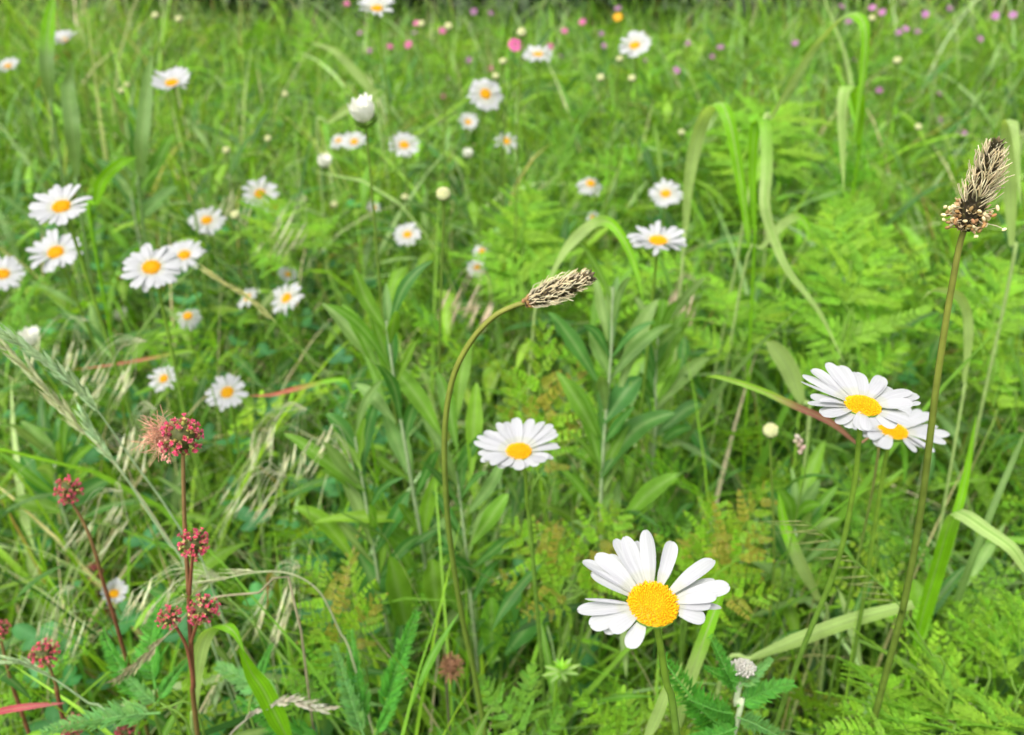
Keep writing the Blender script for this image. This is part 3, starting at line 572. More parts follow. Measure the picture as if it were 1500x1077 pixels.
def burnet(label, heads, stem, Y0, extra=None):
    """heads: (px,py,size px,dY, px path of its side stalk); stem: px path"""
    pt = [at(x, y, Y0 + d) for x, y, d in stem]; base = to_ground(pt[-2], pt[-1]); root = thing('salad_burnet', base, label, 'burnet', 'salad burnets with crimson heads')
    mb = MB(); tube(mb, spline(pt + [base], 40), np.linspace(.0008, .0014, 40), [BST2 * 1.2, BST2, BST, BST, STEMG * .7], 8, .10); part('stem', mb, 'stem', root)
    for hx, hy, hs, dY, path in heads:
        p = at(hx, hy, Y0 + dY); D = hs / F * float((p - CAM) @ FW); burnet_head(root, p, D)
        if path:
            sb = MB(); tube(sb, spline([p] + [at(x, y, Y0 + d) for x, y, d in path], 16), np.linspace(.0007, .0010, 16), BST * 1.1, 7); part('side_stalk', sb, 'stem', root)
    if extra: extra(root, Y0)
    return root
def burnet_extra(root, Y0):
    tf = MB(); c = at(223, 632, Y0 + .008); D = .0165
    for i in range(260):
        d = unit((rnd.gauss(-.6, .6), rnd.gauss(0, .6), rnd.gauss(.2, .6))); s = c + arr((.006, 0, -.003)) + unit(rng.normal(size=3)) * D * .15; l = D * rnd.uniform(.35, .75)
        tube(tf, spline([s, s + d * l * .6, s + d * l * .9 + unit(rng.normal(size=3)) * l * .5], 5), .00013, jit((.66, .38, .25), .2, .05), 4)
    part('withered_tuft', tf, 'floret', root)
    tf = MB()
    for i in range(34):
        p = at(240 + rnd.gauss(2, 5), 655 + rnd.uniform(-10, 22), Y0 - .004); ellipsoid(tf, p, unit(rng.normal(size=3)), .0009, .0006, jit((.68, .36, .26), .15, .05), 6, 4)
    for i in range(8): tube(tf, np.array([at(246 + rnd.uniform(-3, 3), 640, Y0 - .003), at(238 + rnd.gauss(3, 5), 662 + rnd.uniform(-6, 12), Y0 - .004)]), .00022, (.6, .3, .22), 4)
    ellipsoid(tf, at(236, 649, Y0 - .005), (1, 0, .5), .0014, .0006, (.8, .75, .65), 6, 4)
    part('hanging_stamens', tf, 'floret', root)
    lf = MB()
    for tx, ty in ((262, 862), (292, 858), (258, 870), (296, 872)): ribbon(lf, spline([at(277, 876, Y0), at((277 + tx) / 2, (876 + ty) / 2 + 2, Y0 - .002), at(tx, ty, Y0 - .004)], 6), (.0006, .001, .0011, .0009, .0005, .0001), jit(STEMG * 1.4), fold=.3)
    part('leaflets', lf, 'leaf', root)
burnet('tallest salad burnet, large crimson head on a brown stem with smaller heads below', [(267, 640, 62, 0, None), (284, 797, 46, -.004, [(282, 815, -.003), (279, 850, -.001), (277, 880, 0)]), (297, 893, 46, -.006, [(288, 915, -.004), (280, 940, 0)]), (248, 904, 36, -.004, [(262, 925, -.002), (274, 950, 0), (281, 985, 0)])],
       [(268, 665, 0), (269, 720, 0), (271, 780, 0), (276, 860, 0), (279, 930, .002), (283, 1000, .004), (290, 1080, .008)], .335, burnet_extra)
burnet('salad burnet leaning right from its crimson head near the left edge', [(100, 718, 42, 0, None)], [(104, 735, 0), (122, 765, 0), (138, 805, 0), (152, 855, .003), (172, 920, .006), (195, 1000, .012)], .42)
burnet('small faded burnet head just left of the leaning burnet stem', [(136, 839, 27, 0, None)], [(139, 850, 0), (146, 880, .005), (160, 940, .01)], .64)
burnet('blurred burnet head just below the small white daisy on the left', [(169, 893, 28, 0, None)], [(171, 905, 0), (176, 950, .005), (182, 1000, .01)], .66)
burnet('dull red burnet head in the lower left corner of the meadow', [(65, 958, 42, 0, None)], [(72, 975, 0), (84, 1010, .003), (94, 1060, .005)], .37)
burnet('burnet head cut off by the left edge low down', [(-2, 922, 30, 0, None)], [(2, 940, 0), (14, 990, .003), (34, 1050, .005)], .40)
burnet('burnet head at the bottom edge beside a yarrow leaf', [(106, 1064, 34, 0, None)], [(108, 1080, 0), (112, 1120, .003)], .36)
burnet('rightmost burnet head at the bottom edge on the left', [(186, 1072, 32, 0, None)], [(188, 1088, 0), (192, 1120, .003)], .36)

# withered brown head at the bottom centre
def withered():
    p = at(661, 976, .40); base = np.array((p[0], p[1] + .02, 0)); root = thing('withered_flower', base, 'withered fluffy brown flower head low at the bottom centre', 'flower')
    mb = MB(); tube(mb, spline([p, at(655, 1020, .405), base], 12), .0011, (.12, .13, .06), 6); part('stem', mb, 'stem', root)
    mb = MB()
    for i in range(230):
        o = unit(rng.normal(size=3)) * (1, 1, 1.4); q = p + o * .0045; d = unit(o + (0, 0, .4)); l = rnd.uniform(.002, .0045)
        tube(mb, spline([q, q + d * l * .6, q + d * l + unit(rng.normal(size=3)) * l * .35], 4), .00022, jit((.36, .19, .10), .3, .05), 4)
    ellipsoid(mb, p, (0, 0, 1), .006, .0045, (.22, .11, .06)); part('flower_head', mb, 'floret', root)
withered()

# ------------------------------------------------------------------ leaf-bearing plants placed in the meadow
FR = {k: [frond(1.0, 10 if rd is None else 7, .36 if rd is None else .44, c, rd, 12 if rd is None else 6, .25, s + 10 * i, 1.0 if rd is None else 1.35).mesh('leaf', 'leaf') for s in range(3)] for i, (k, c, rd) in enumerate((('bright', G_BRIGHT * 1.06, None), ('mid', G_MID * 1.15, None), ('red', G_YEL, REDDISH)))}
YL = [yarrow_leaf(1.0, c, s, .25).mesh('leaf', 'leaf') for s, c in enumerate(((.10, .33, .04), (.12, .36, .055), (.17, .37, .11)))]
def leaf_mat(a, b, up=(0, -.45, 1.), wscale=1.0, root=None):
    """matrix that lays a unit leaf (along +X, face +Z) from a to b"""
    a, b = arr(a), arr(b); L = np.linalg.norm(b - a); x = unit(b - a); z = arr(up) - x * (arr(up) @ x); z = unit(z) if np.linalg.norm(z) > .05 else unit(np.cross(x, (1, 0, 0))); y = np.cross(z, x)
    m = np.eye(4); m[:3, 0] = x * L; m[:3, 1] = y * L * wscale; m[:3, 2] = z * L; m[:3, 3] = a - (arr(root.location) if root else 0); return m
def feathery(label, fronds, kind='bright', name='feathery_plant', ws=1.0, up=(0, -.8, .6), cat='plant', grp='feathery leaved plants', stemc=None, petiole=True):
    """fronds: (x0,y0,Y0, x1,y1,Y1) in photo pixels and forward distance; petioles run to one base on the ground"""
    A = [at(f[0], f[1], f[2]) for f in fronds]; mean = np.mean(A, 0); base = np.array((mean[0] + rnd.uniform(-.02, .02), mean[1] + .03, 0)); root = thing(name, base, label, cat, grp)
    bank = YL if kind == 'yarrow' else FR[kind]
    pet = MB()
    for i, f in enumerate(fronds):
        a, b = A[i], at(f[3], f[4], f[5]); d = unit(b - a)
        m = leaf_mat(a, b, arr(up) + rng.normal(size=3) * .2, ws * (f[6] if len(f) > 6 else 1), root); obj('leaf', bank[(i + len(label)) % len(bank)], root, m)
        if petiole: tube(pet, spline([a, a - d * .02 + (0, 0, -.01), a * .5 + base * .5, base], 12), np.linspace(.0007, .0013, 12), stemc if stemc is not None else STEMG * 1.15, 5)
    if petiole: part('leaf_stalks', pet, 'stem', root)
    return root
feathery('bright feathery frond plant filling the bottom right corner', [(1330, 1060, .34, 1250, 930, .42), (1360, 1075, .33, 1230, 1010, .36, 1.1), (1400, 1060, .34, 1440, 960, .43), (1300, 1080, .32, 1200, 1060, .33), (1430, 1085, .32, 1330, 985, .40, 1.2), (1460, 1090, .33, 1500, 1010, .38), (1350, 1100, .31, 1290, 1000, .37, 1.2)], 'bright', ws=1.25, up=(0, -.35, 1))
feathery('light green feathery plant rising along the right edge behind the corner fronds', [(1480, 990, .42, 1450, 850, .48), (1500, 960, .42, 1490, 830, .5), (1440, 960, .44, 1410, 860, .5)], 'bright', ws=.8)
feathery('bright ferny frond at the bottom right of the front daisy stem', [(930, 1085, .37, 850, 1035, .36), (935, 1065, .38, 905, 990, .42), (945, 1055, .38, 1010, 1000, .40)], 'bright', ws=.9)
feathery('bright ferny plant at the bottom between plantain stem and front daisy', [(760, 1080, .39, 700, 985, .42), (770, 1060, .40, 780, 960, .44), (790, 1080, .38, 830, 1030, .40)], 'mid', ws=1.0)
feathery('red tinged yellow green leafy plant behind the front daisy on its left', [(830, 850, .50, 735, 770, .52, 1.1), (825, 865, .49, 730, 850, .48), (830, 840, .52, 800, 755, .56), (840, 850, .5, 920, 725, .56), (850, 870, .49, 930, 800, .52), (830, 880, .48, 770, 900, .46)], 'red', ws=1.1, up=(0, -.6, .8))
feathery('red tinged leafy plant behind the front daisy on its right', [(1020, 850, .5, 1060, 710, .56), (1030, 830, .52, 1140, 710, .56), (1030, 870, .49, 1130, 780, .5, 1.1), (1040, 885, .47, 1140, 865, .46, .9), (1010, 840, .52, 1010, 760, .58)], 'red', ws=1.0)
feathery('upright fern shaped plant with reddish leaf edges above the central daisy', [(790, 640, .62, 790, 465, .66, .8), (785, 690, .6, 735, 600, .62), (795, 690, .6, 850, 595, .63), (790, 660, .61, 730, 540, .65, .9), (795, 650, .61, 850, 520, .66, .9)], 'red', ws=.9)
feathery('red tinged leafy plant left of the plantain stem near the bottom', [(510, 930, .44, 430, 815, .47), (515, 920, .45, 500, 800, .5), (520, 950, .43, 560, 860, .47), (505, 960, .43, 440, 900, .44)], 'red', ws=.9)
feathery('pale feathery plant standing tall right of the pale arching grass', [(1245, 520, .80, 1260, 235, .95), (1240, 450, .82, 1190, 340, .9), (1250, 450, .82, 1320, 300, .92), (1245, 520, .8, 1150, 450, .84), (1255, 520, .8, 1340, 420, .86), (1240, 380, .86, 1215, 270, .95), (1235, 560, .78, 1130, 520, .78), (1260, 560, .78, 1345, 500, .8)], 'bright', ws=1.0)
feathery('feathery plant at the far right behind the tall plantain stem', [(1450, 520, .75, 1400, 350, .88), (1460, 500, .76, 1480, 330, .9), (1470, 560, .74, 1410, 480, .78), (1460, 600, .72, 1500, 480, .8)], 'bright', ws=.9)
feathery('bright feathery plant at centre behind the bent plantain spike', [(770, 420, 1.0, 760, 250, 1.2), (765, 420, 1.0, 700, 320, 1.1), (780, 420, 1.0, 830, 330, 1.1), (770, 440, .98, 690, 400, 1.0), (780, 430, .98, 850, 390, 1.02), (770, 360, 1.05, 795, 240, 1.2)], 'bright', ws=1.0)
feathery('soft feathery plant at upper right under the tallest arching leaf', [(1120, 230, 1.5, 1080, 120, 1.8), (1125, 230, 1.5, 1160, 100, 1.9), (1110, 260, 1.45, 1040, 190, 1.6), (1130, 260, 1.45, 1200, 200, 1.6)], 'bright', ws=1.0)
feathery('feathery leaves between the central daisy and the right hand pair', [(1080, 480, .8, 1040, 390, .92), (1090, 500, .8, 1150, 420, .88), (1070, 520, .78, 1000, 470, .82)], 'bright')
feathery('low feathery plant at the left edge above the clover', [(30, 480, .85, 10, 390, .95), (40, 500, .82, 90, 430, .9), (30, 520, .8, -20, 460, .85)], 'mid')
feathery('bright ferny leaves under the daisies at left centre', [(420, 360, 1.0, 400, 250, 1.15), (430, 370, 1.0, 470, 280, 1.15), (420, 390, .98, 360, 350, 1.02)], 'bright')
GY = 'yarrow plants with finely cut leaves'
feathery('yarrow with upright woolly green leaves at the lower left', [(228, 1010, .38, 222, 860, .44, .8), (225, 1020, .38, 130, 935, .40, .8), (235, 1030, .37, 165, 985, .38, .7), (230, 1030, .37, 280, 960, .40, .7)], 'yarrow', 'yarrow_plant', 1.5, grp=GY)
feathery('yarrow leaf lying level across the bottom left corner', [(235, 1038, .36, 55, 1060, .34, .8)], 'yarrow', 'yarrow_plant', 1.2, (0, -.2, 1), grp=GY)
feathery('feathery yarrow stem tips left of the withered brown head', [(560, 1050, .38, 618, 908, .41, .7), (545, 1060, .38, 505, 930, .41, .7), (540, 1080, .37, 480, 960, .39, .6), (550, 1080, .37, 600, 1000, .39, .6)], 'yarrow', 'yarrow_plant', 1.4, grp=GY)
feathery('dark green yarrow leaves right of the curled grass at bottom left', [(420, 1020, .38, 300, 975, .40, .8), (380, 1000, .39, 400, 935, .42, .6), (480, 1080, .37, 340, 1040, .37, .8)], 'yarrow', 'yarrow_plant', 1.4, grp=GY)
def woolly_yarrow():
    r = feathery('yarrow with a woolly white bud cluster beside the front daisy stem', [(1078, 1085, .33, 998, 975, .335), (1078, 1060, .328, 1008, 1085, .315), (1078, 1056, .328, 1150, 1066, .31), (1080, 1035, .33, 1172, 1000, .34), (1082, 1010, .329, 1055, 938, .335), (1086, 1010, .329, 1128, 965, .335), (1080, 1000, .329, 1040, 975, .33), (1075, 1040, .33, 1020, 1030, .322)], 'yarrow', 'yarrow_plant', 1.5, (0, -.5, .8), grp=GY, petiole=False)
    p = at(1088, 982, .335); mb = MB(); tube(mb, spline([p, at(1078, 1030, .334), at(1072, 1085, .333), arr(r.location)], 20), .0016, (.50, .58, .36), 8); part('stem', mb, 'stem', r)
    mb = MB()
    for i in range(60):
        q = i * 2.4; rr = .0068 * math.sqrt(i / 60); o = arr((rr * math.cos(q), rr * math.sin(q) * .9, .004 - 55 * rr * rr)); ellipsoid(mb, p + o, unit(o + (0, -.002, .008)), .0012, .0009, jit((.50, .49, .42), .12, .02), 7, 5)
    part('bud_cluster', mb, 'floret', r)
    mb = MB()
    for i in range(14):
        q = i * 2.4; o = arr((math.cos(q), math.sin(q), -.3)) * .006; ribbon(mb, spline([p - (0, 0, .006), p + o * .8 - (0, 0, .002), p + o * 1.3 + (0, 0, .003)], 5), (.0008, .0012, .001, .0006, .0001), jit((.25, .30, .09)), fold=.3)
    part('bracts', mb, 'leaf', r)
woolly_yarrow()
def cleavers():
    p = at(822, 985, .42); base = np.array((p[0] - .01, p[1] + .03, 0)); root = thing('cleavers', base, 'small star shaped whorl of bright cleavers leaves at the bottom centre', 'plant')
    mb = MB(); tube(mb, spline([p, at(812, 1030, .42), base], 12), .0009, G_BRIGHT, 5); part('stem', mb, 'stem', root)
    for k in range(8):
        a = k * .785 + .2; lf = MB(); d = arr((math.cos(a), math.sin(a) * .9, .25 * math.sin(a + 2) + .15)); ribbon(lf, p + np.linspace(0, 1, 7)[:, None] * d * .0135, (.0006, .0013, .0018, .002, .0019, .0012, .0001), jit(G_BRIGHT * 1.1), side=np.cross(d, (0, 0, 1)), fold=.25, mid=PALE)
        part('leaf', lf, 'leaf', root)
    lf = MB()
    for k in range(9):
        a = k * .7; d = arr((math.cos(a), math.sin(a), .9)); ribbon(lf, p + (0, 0, .003) + np.linspace(0, 1, 5)[:, None] * d * .006, (.0004, .0009, .001, .0007, .0001), jit(G_BRIGHT * 1.2), side=np.cross(d, (0, 0, 1)))
    part('leaf', lf, 'leaf', root)
cleavers()

def leafy(label, stem, leaves, Y0, c=G_MID, woolly=True):
    """stem: px path; leaves: (x0,y0,dY0,x1,y1,dY1,halfwidth px, colour key)"""
    pt = [at(x, y, Y0 + d) for x, y, d in stem]; base = np.array((pt[-1][0], pt[-1][1] + .02, 0)); root = thing('leafy_plant', base, label, 'plant', 'broad leaved plants with woolly stems')
    mb = MB(); tube(mb, spline(pt + [base], 24), np.linspace(.0009, .0019, 24), WOOL if woolly else STEMG, 8, .12); part('stem', mb, 'stem', root)
    cs = {'g': G_MID * (1.05, 1.05, .9), 'b': G_BRIGHT, 'd': G_DEEP * 1.45, 'y': G_GREY * (1, 1.0, .95)}
    Ps = spline(pt, 20); auto = []
    for i in range(19):
        q = Ps[min(19, int(i * 1.02) + rnd.randint(0, 1))]; an = i * 2.4 + rnd.random(); L = rnd.uniform(.035, .075); up_ = rnd.uniform(.9, 2.2); d = unit((math.cos(an), math.sin(an) * .7, up_)); auto.append((q, q + d * L, rnd.uniform(.0026, .0062), rnd.choice('yyggdd')))
    lv = [(at(x0, y0, Y0 + d0), at(x1, y1, Y0 + d1), None, hw, ck) for x0, y0, d0, x1, y1, d1, hw, ck in leaves] + [(a, b, wv, 0, ck) for a, b, wv, ck in auto]
    for a, b, wv, hw, ck in lv:
        L = np.linalg.norm(b - a); mid = (a + b) / 2 + np.array((0, 0, 1)) * L * rnd.uniform(.02, .10) + rng.normal(size=3) * L * .03
        wpx = hw * .74 / F * float((mid - CAM) @ FW) if wv is None else wv; S = 14; t = np.linspace(0, 1, S); wd = wpx * np.clip(np.sin(np.clip(t ** .85 * .95 + .04, 0, 1) * math.pi), 0, 1) ** .75 * (.4 + .6 * np.minimum(1, t * 2))
        mid = mid + (rng.normal(size=3) * L * .02); P = spline([a, mid, b], S)
        if wv is not None and blocked(P[None])[0]: continue
        lf = MB(); P[-3:] -= np.array((0, 0, 1)) * L * np.array((.005, .02, .045))[:, None]
        cc = jit(cs[ck], .12, .05); d = unit(b - a); side = np.cross(d, unit(CAM - mid) + arr((rnd.uniform(-.5, .5), 0, .6)))
        ribbon(lf, P, wd, [cc * .95, cc, cc * 1.05], side=side, fold=rnd.uniform(.12, .32), A=7, mid=cc * .7 + PALE * .3, wave=.16, veins=.09)
        part('leaf', lf, 'leaf', root)
    return root
leafy('leafy plant with grey woolly stem left of the plantain stem, leaves spreading left', [(566, 470, .02), (578, 560, .01), (600, 690, 0), (622, 820, 0), (640, 960, .0)],
      [(648, 640, .0, 553, 512, .03, 19, 'g'), (600, 795, 0, 468, 682, .0, 15, 'g'), (610, 850, 0, 530, 720, .02, 17, 'g'), (575, 560, .01, 470, 438, .05, 16, 'y'), (560, 560, .01, 500, 440, .06, 13, 'g'), (580, 620, .01, 520, 560, .03, 14, 'y'), (600, 700, 0, 560, 600, .03, 16, 'y'), (575, 520, .02, 565, 410, .06, 10, 'y'), (620, 800, 0, 640, 690, .02, 15, 'b'), (610, 760, 0, 460, 760, -.02, 14, 'b')], .56)
leafy('leafy plant with broad pointed leaves between plantain stem and left daisies', [(520, 640, .02), (540, 760, .01), (560, 880, 0), (580, 980, 0)],
      [(525, 830, 0, 430, 738, .01, 17, 'b'), (570, 900, -.01, 525, 808, .01, 36, 'd'), (600, 940, -.01, 570, 810, .0, 30, 'g'), (535, 720, .01, 415, 630, .02, 15, 'g'), (530, 690, .01, 480, 600, .04, 14, 'g'), (545, 800, 0, 500, 700, .02, 15, 'y'), (640, 900, -.01, 632, 815, .0, 26, 'g')], .54)
leafy('leafy plant right behind the curved plantain stem with upright leaves', [(668, 690, .02), (680, 780, .01), (690, 880, 0), (700, 980, 0)],
      [(690, 700, .01, 698, 555, .05, 18, 'b'), (670, 660, .02, 640, 540, .06, 16, 'g'), (690, 800, 0, 745, 720, .01, 18, 'g'), (700, 960, -.01, 760, 850, .01, 32, 'd'), (720, 980, -.01, 720, 870, .0, 24, 'g'), (690, 860, 0, 650, 760, .01, 14, 'y'), (740, 960, -.01, 800, 880, .0, 26, 'd'), (668, 620, .03, 690, 490, .08, 16, 'g')], .55)
leafy('tall leafy plant right of centre with woolly stem and grey green leaves', [(898, 420, .03), (895, 520, .02), (885, 640, .01), (880, 740, 0), (880, 860, 0)],
      [(882, 570, .02, 803, 452, .05, 18, 'd'), (905, 580, .02, 965, 432, .06, 18, 'y'), (895, 520, .02, 905, 400, .06, 12, 'y'), (890, 500, .03, 870, 400, .07, 11, 'y'), (885, 620, .01, 940, 550, .03, 24, 'd'), (880, 700, 0, 990, 600, .01, 24, 'd'), (885, 720, 0, 935, 620, .02, 16, 'y'), (880, 690, 0, 840, 560, .03, 17, 'g'), (885, 760, 0, 890, 640, .01, 14, 'y'), (900, 780, 0, 1000, 690, 0, 20, 'g'), (890, 560, .02, 985, 470, .05, 13, 'y'), (875, 640, .01, 815, 540, .03, 17, 'g')], .60)
leafy('smaller leafy plant under the edge on daisy with upright leaves', [(965, 480, .02), (960, 560, .01), (958, 660, 0)],
      [(962, 540, .01, 930, 430, .05, 13, 'y'), (962, 560, .01, 1005, 450, .05, 14, 'g'), (960, 600, 0, 1040, 520, .03, 15, 'y'), (958, 640, 0, 1030, 590, .02, 16, 'd'), (960, 650, 0, 1000, 650, -.01, 15, 'y')], .72)
leafy('leafy plant with long leaves at upper left among tall grass', [(205, 180, .02), (200, 260, .01), (200, 330, 0)],
      [(205, 260, .01, 190, 150, .08, 14, 'd'), (200, 300, 0, 255, 190, .08, 13, 'g'), (200, 310, 0, 140, 230, .06, 14, 'd'), (200, 330, 0, 260, 270, .03, 15, 'y'), (200, 320, 0, 165, 250, .05, 13, 'y')], 1.15)
leafy('broad leaved plant low behind the burnet stems at left', [(90, 660, .02), (90, 740, .0)], [(90, 740, 0, 30, 660, .03, 20, 'd'), (90, 740, 0, 120, 650, .04, 20, 'g'), (90, 750, 0, 160, 700, .02, 20, 'd'), (90, 750, 0, 20, 730, 0, 20, 'g'), (95, 750, 0, 70, 640, .05, 15, 'g')], .62)
leafy('broad leaved plant at lower right behind the lying grass leaf', [(1160, 760, .02), (1165, 840, .0)], [(1165, 840, 0, 1110, 740, .04, 15, 'd'), (1165, 840, 0, 1200, 740, .04, 15, 'g'), (1165, 850, 0, 1240, 800, .02, 14, 'g'), (1165, 830, 0, 1160, 700, .05, 14, 'd'), (1165, 850, 0, 1100, 820, .01, 14, 'y')], .58)

# ------------------------------------------------------------------ single grass leaves that stand out
GB = 'broad grass leaves standing out above the sward'
def blade(label, path, Y0, hw, c0, c1=None, twist=0.0, sidev=None, tipw=.05, fold=.22, ground=True, name='grass_leaf'):
    """path: (px,py[,dY]) from the visible lower end over the bend to the tip; hw = half width in photo pixels"""
    pt = [at(q[0], q[1], Y0 + (q[2] if len(q) > 2 else 0)) for q in path]
    base = to_ground(pt[1], pt[0], .045); root = thing(name, base, label, 'grass leaf', GB)
    S = 40; P = spline(pt, S); t = np.linspace(0, 1, S); dep = (P - CAM) @ FW; wd = hw / F * dep * np.minimum(1, .4 + 2.6 * t) * (1 - np.clip((t - .45) / .55, 0, 1) ** 1.8 * (1 - tipw))
    mb = MB(); c1 = c0 if c1 is None else c1; T = tangents(P); view = unit(CAM - P[S // 2]); side = np.cross(T, unit(CAM - P)); 
    for k in range(1, S):
        if side[k] @ side[k - 1] < 0: side[k] = -side[k]
    sv = side.mean(0) if sidev is None else arr(sidev)
    tt = np.clip((t[:, None] - .36) / .2, 0, 1); ribbon(mb, P, wd, arr(c0) * (1 - tt) + arr(c1) * tt, side=sv, fold=fold, A=13, mid=arr(c0) * .6 + PALE * .4, twist=twist, veins=.22)
    obj('leaf_blade', mb.mesh('leaf_blade', 'grass', root.location), root)
    mb = MB(); d0 = unit(pt[0] - pt[1]); k0 = np.linalg.norm(base - pt[0]); tube(mb, spline([pt[0], pt[0] + d0 * .02, pt[0] * .5 + base * .5, base], 14), np.linspace(min(wd[0] * .85, .0024), .0012, 14), arr(c0) * .85 if arr(c0)[1] > arr(c0)[0] else [arr(c0), STEMG, STEMG], 6); obj('leaf_sheath', mb.mesh('leaf_sheath', 'stem', root.location), root)
    return root
zu = lambda L: [(1000 + q[0] / 2.992, q[1] / 2.992, *q[2:]) for q in L]
BP = arr((.36, .50, .16)); BG = arr((.19, .45, .012))  # glaucous face with sky sheen, and green with light through it, put into colour
blade('pale arching grass leaf at right, leftmost of the three tall bends', zu([(10, 1010), (25, 800), (60, 610), (105, 490, -.01), (160, 450, -.03), (205, 530, -.05), (245, 740, -.06), (285, 1010, -.07), (292, 1100, -.07)]), .85, 11, BP, BG, sidev=(1, .15, .2))
blade('green and pale folded grass leaf between the two arching leaves', zu([(312, 1000), (305, 760), (312, 590), (330, 530), (362, 540, -.03), (372, 720, -.05), (362, 900, -.07), (410, 1070, -.08)]) + [(1157, 400, -.09), (1200, 457, -.1), (1236, 530, -.11)], .80, 9, BG, BP, sidev=(1, .1, 0))
blade('tallest arching grass leaf at upper right bending over at the top', zu([(385, 520), (490, 340), (600, 175), (690, 80, -.02), (750, 60, -.04), (800, 120, -.06), (795, 300, -.07), (768, 490, -.08), (750, 640, -.09)]), .95, 9, BP, BG, sidev=(.8, .3, .4))
blade('pale grass leaf hanging straight down under the tallest arching leaf', zu([(770, 640, .05), (775, 500, .04), (755, 395, .02), (718, 382, 0), (700, 480, -.01), (702, 650, -.02), (706, 840, -.03)]), .92, 9, BG, BP * 1.1, sidev=(1, 0, 0))
blade('small arching grass leaf below the pale arching one', zu([(340, 1090), (440, 985), (510, 955, -.01), (548, 1000, -.02), (556, 1070, -.03)]), .80, 7, BP, BG)
blade('pale grass leaf at the right edge beside the tall plantain spike', [(1482, 360), (1480, 280), (1476, 190, .0), (1486, 186, -.02), (1495, 300, -.04)], .72, 9, BP, BP)
blade('wide bent grass leaf at lower right, folded over to a pale tip', [(1338, 960), (1352, 900), (1372, 830), (1394, 758, -.01), (1410, 752, -.015), (1445, 775, -.025), (1482, 802, -.035), (1505, 835, -.04)], .45, 14, BG * .95, BP * 1.1, tipw=.5, sidev=(1, .2, .1))
blade('pale grass leaf lying almost level in front of the tall plantain base', [(1100, 965), (1170, 938), (1240, 912, -.005), (1290, 898, -.01), (1338, 886, -.015)], .43, 11, BP, BP * 1.05, sidev=(0, .3, 1), tipw=.6)
blade('curled pale grass leaf at the bottom left beside the burnet', [(285, 1040), (290, 970), (302, 930), (322, 915, -.005), (342, 925, -.01), (358, 955, -.015)], .37, 11, BP, BG, sidev=(1, .3, 0))
blade('bright green grass leaf running down to the bottom edge at left', [(425, 1090), (405, 1050), (385, 1010), (368, 985), (352, 950, -.004)], .36, 14, BG, BG, tipw=.2)
blade('grass leaf crossing behind the front daisy stem to its right', [(985, 1090), (1005, 1010), (1030, 940), (1052, 880, .01), (1062, 850, .01)], .40, 10, BP, BG)
blade('short pale grass leaf at the bottom edge left of the front daisy stem', [(945, 1085), (962, 1050), (978, 1010), (1000, 970)], .36, 8, BP, BP)
blade('thin arching grass leaf right of the tall plantain stem', [(1412, 560), (1418, 500), (1416, 460), (1402, 432, -.01), (1370, 424, -.02), (1350, 440, -.02)], .6, 7, BP, BP)
blade('pale arching grass leaf above the bent plantain spike', [(800, 420), (830, 365), (862, 333), (888, 324, -.01), (910, 345, -.02), (930, 390, -.03), (942, 440, -.04)], .68, 8, BP, BG * 1.1)
blade('pale grass leaf pointing down right at top centre left', [(548, 150), (542, 130), (520, 105), (490, 75), (455, 62)], 1.5, 7, BP, BP)
blade('pale grass leaf left of the half closed daisy', [(480, 180), (510, 158), (535, 142), (560, 130)], 1.3, 6, BP, BP)
blade('pale broad grass leaf right of centre above the daisy pair', [(1175, 590), (1155, 540), (1135, 510), (1122, 500)], .66, 13, BP * .9, BP * .9)
blade('red stemmed grass leaf left of the upper daisy of the pair', [(1255, 650), (1215, 618), (1165, 595), (1110, 570, .01), (1055, 553, .02), (1034, 552, .02)], .46, 5, (.30, .12, .09), G_YEL * 1.2)
blade('red and green grass leaf pointing right from the low left daisy', [(515, 575), (500, 556), (440, 568), (400, 578), (365, 580)], .60, 3.6, BG, (.50, .10, .09))
blade('long reddish grass leaf lying level across the left side', [(290, 530), (280, 514), (220, 525), (160, 535), (105, 542)], .72, 2.6, G_YEL, (.46, .12, .10))
blade('pink red grass stem lying at the bottom left edge', [(-30, 1050), (10, 1040), (50, 1034), (95, 1030)], .37, 5, (.48, .07, .10), (.48, .10, .12))
blade('tall green grass leaf on the upper left near the corner daisy', [(75, 150), (68, 90), (72, 30, .05), (80, -10, .08)], 1.1, 10, G_GREY, BG)
blade('broad upright grass leaf left of the high left daisy', [(112, 260), (105, 180), (100, 130, .05), (108, 90, .06)], 1.0, 11, G_GREY, G_GREY)
blade('grass leaf curving up right between the daisies of the left edge', [(140, 300), (150, 265), (175, 240), (200, 230, .02)], .85, 8, BG, BG)
blade('upright grass leaf below the high left daisy', [(205, 260), (208, 200), (215, 130, .04), (222, 80, .06)], 1.05, 10, G_GREY, G_GREY * 1.1)
blade('narrow grass leaf at the right edge under the pale bent one', [(1380, 1000), (1400, 890), (1440, 780), (1490, 660, .02), (1510, 620, .02)], .5, 5, G_GREY, G_GREY)
blade('grass leaf crossing left of the bent leaf at lower right', [(1200, 880), (1170, 820), (1150, 770, .01), (1140, 720, .02)], .52, 9, BP * .8, BG)
blade('green grass leaf running to the bottom edge right of the daisy pair stems', [(1330, 1000), (1370, 860), (1410, 720, .02), (1430, 610, .03)], .47, 7, BG, BG)

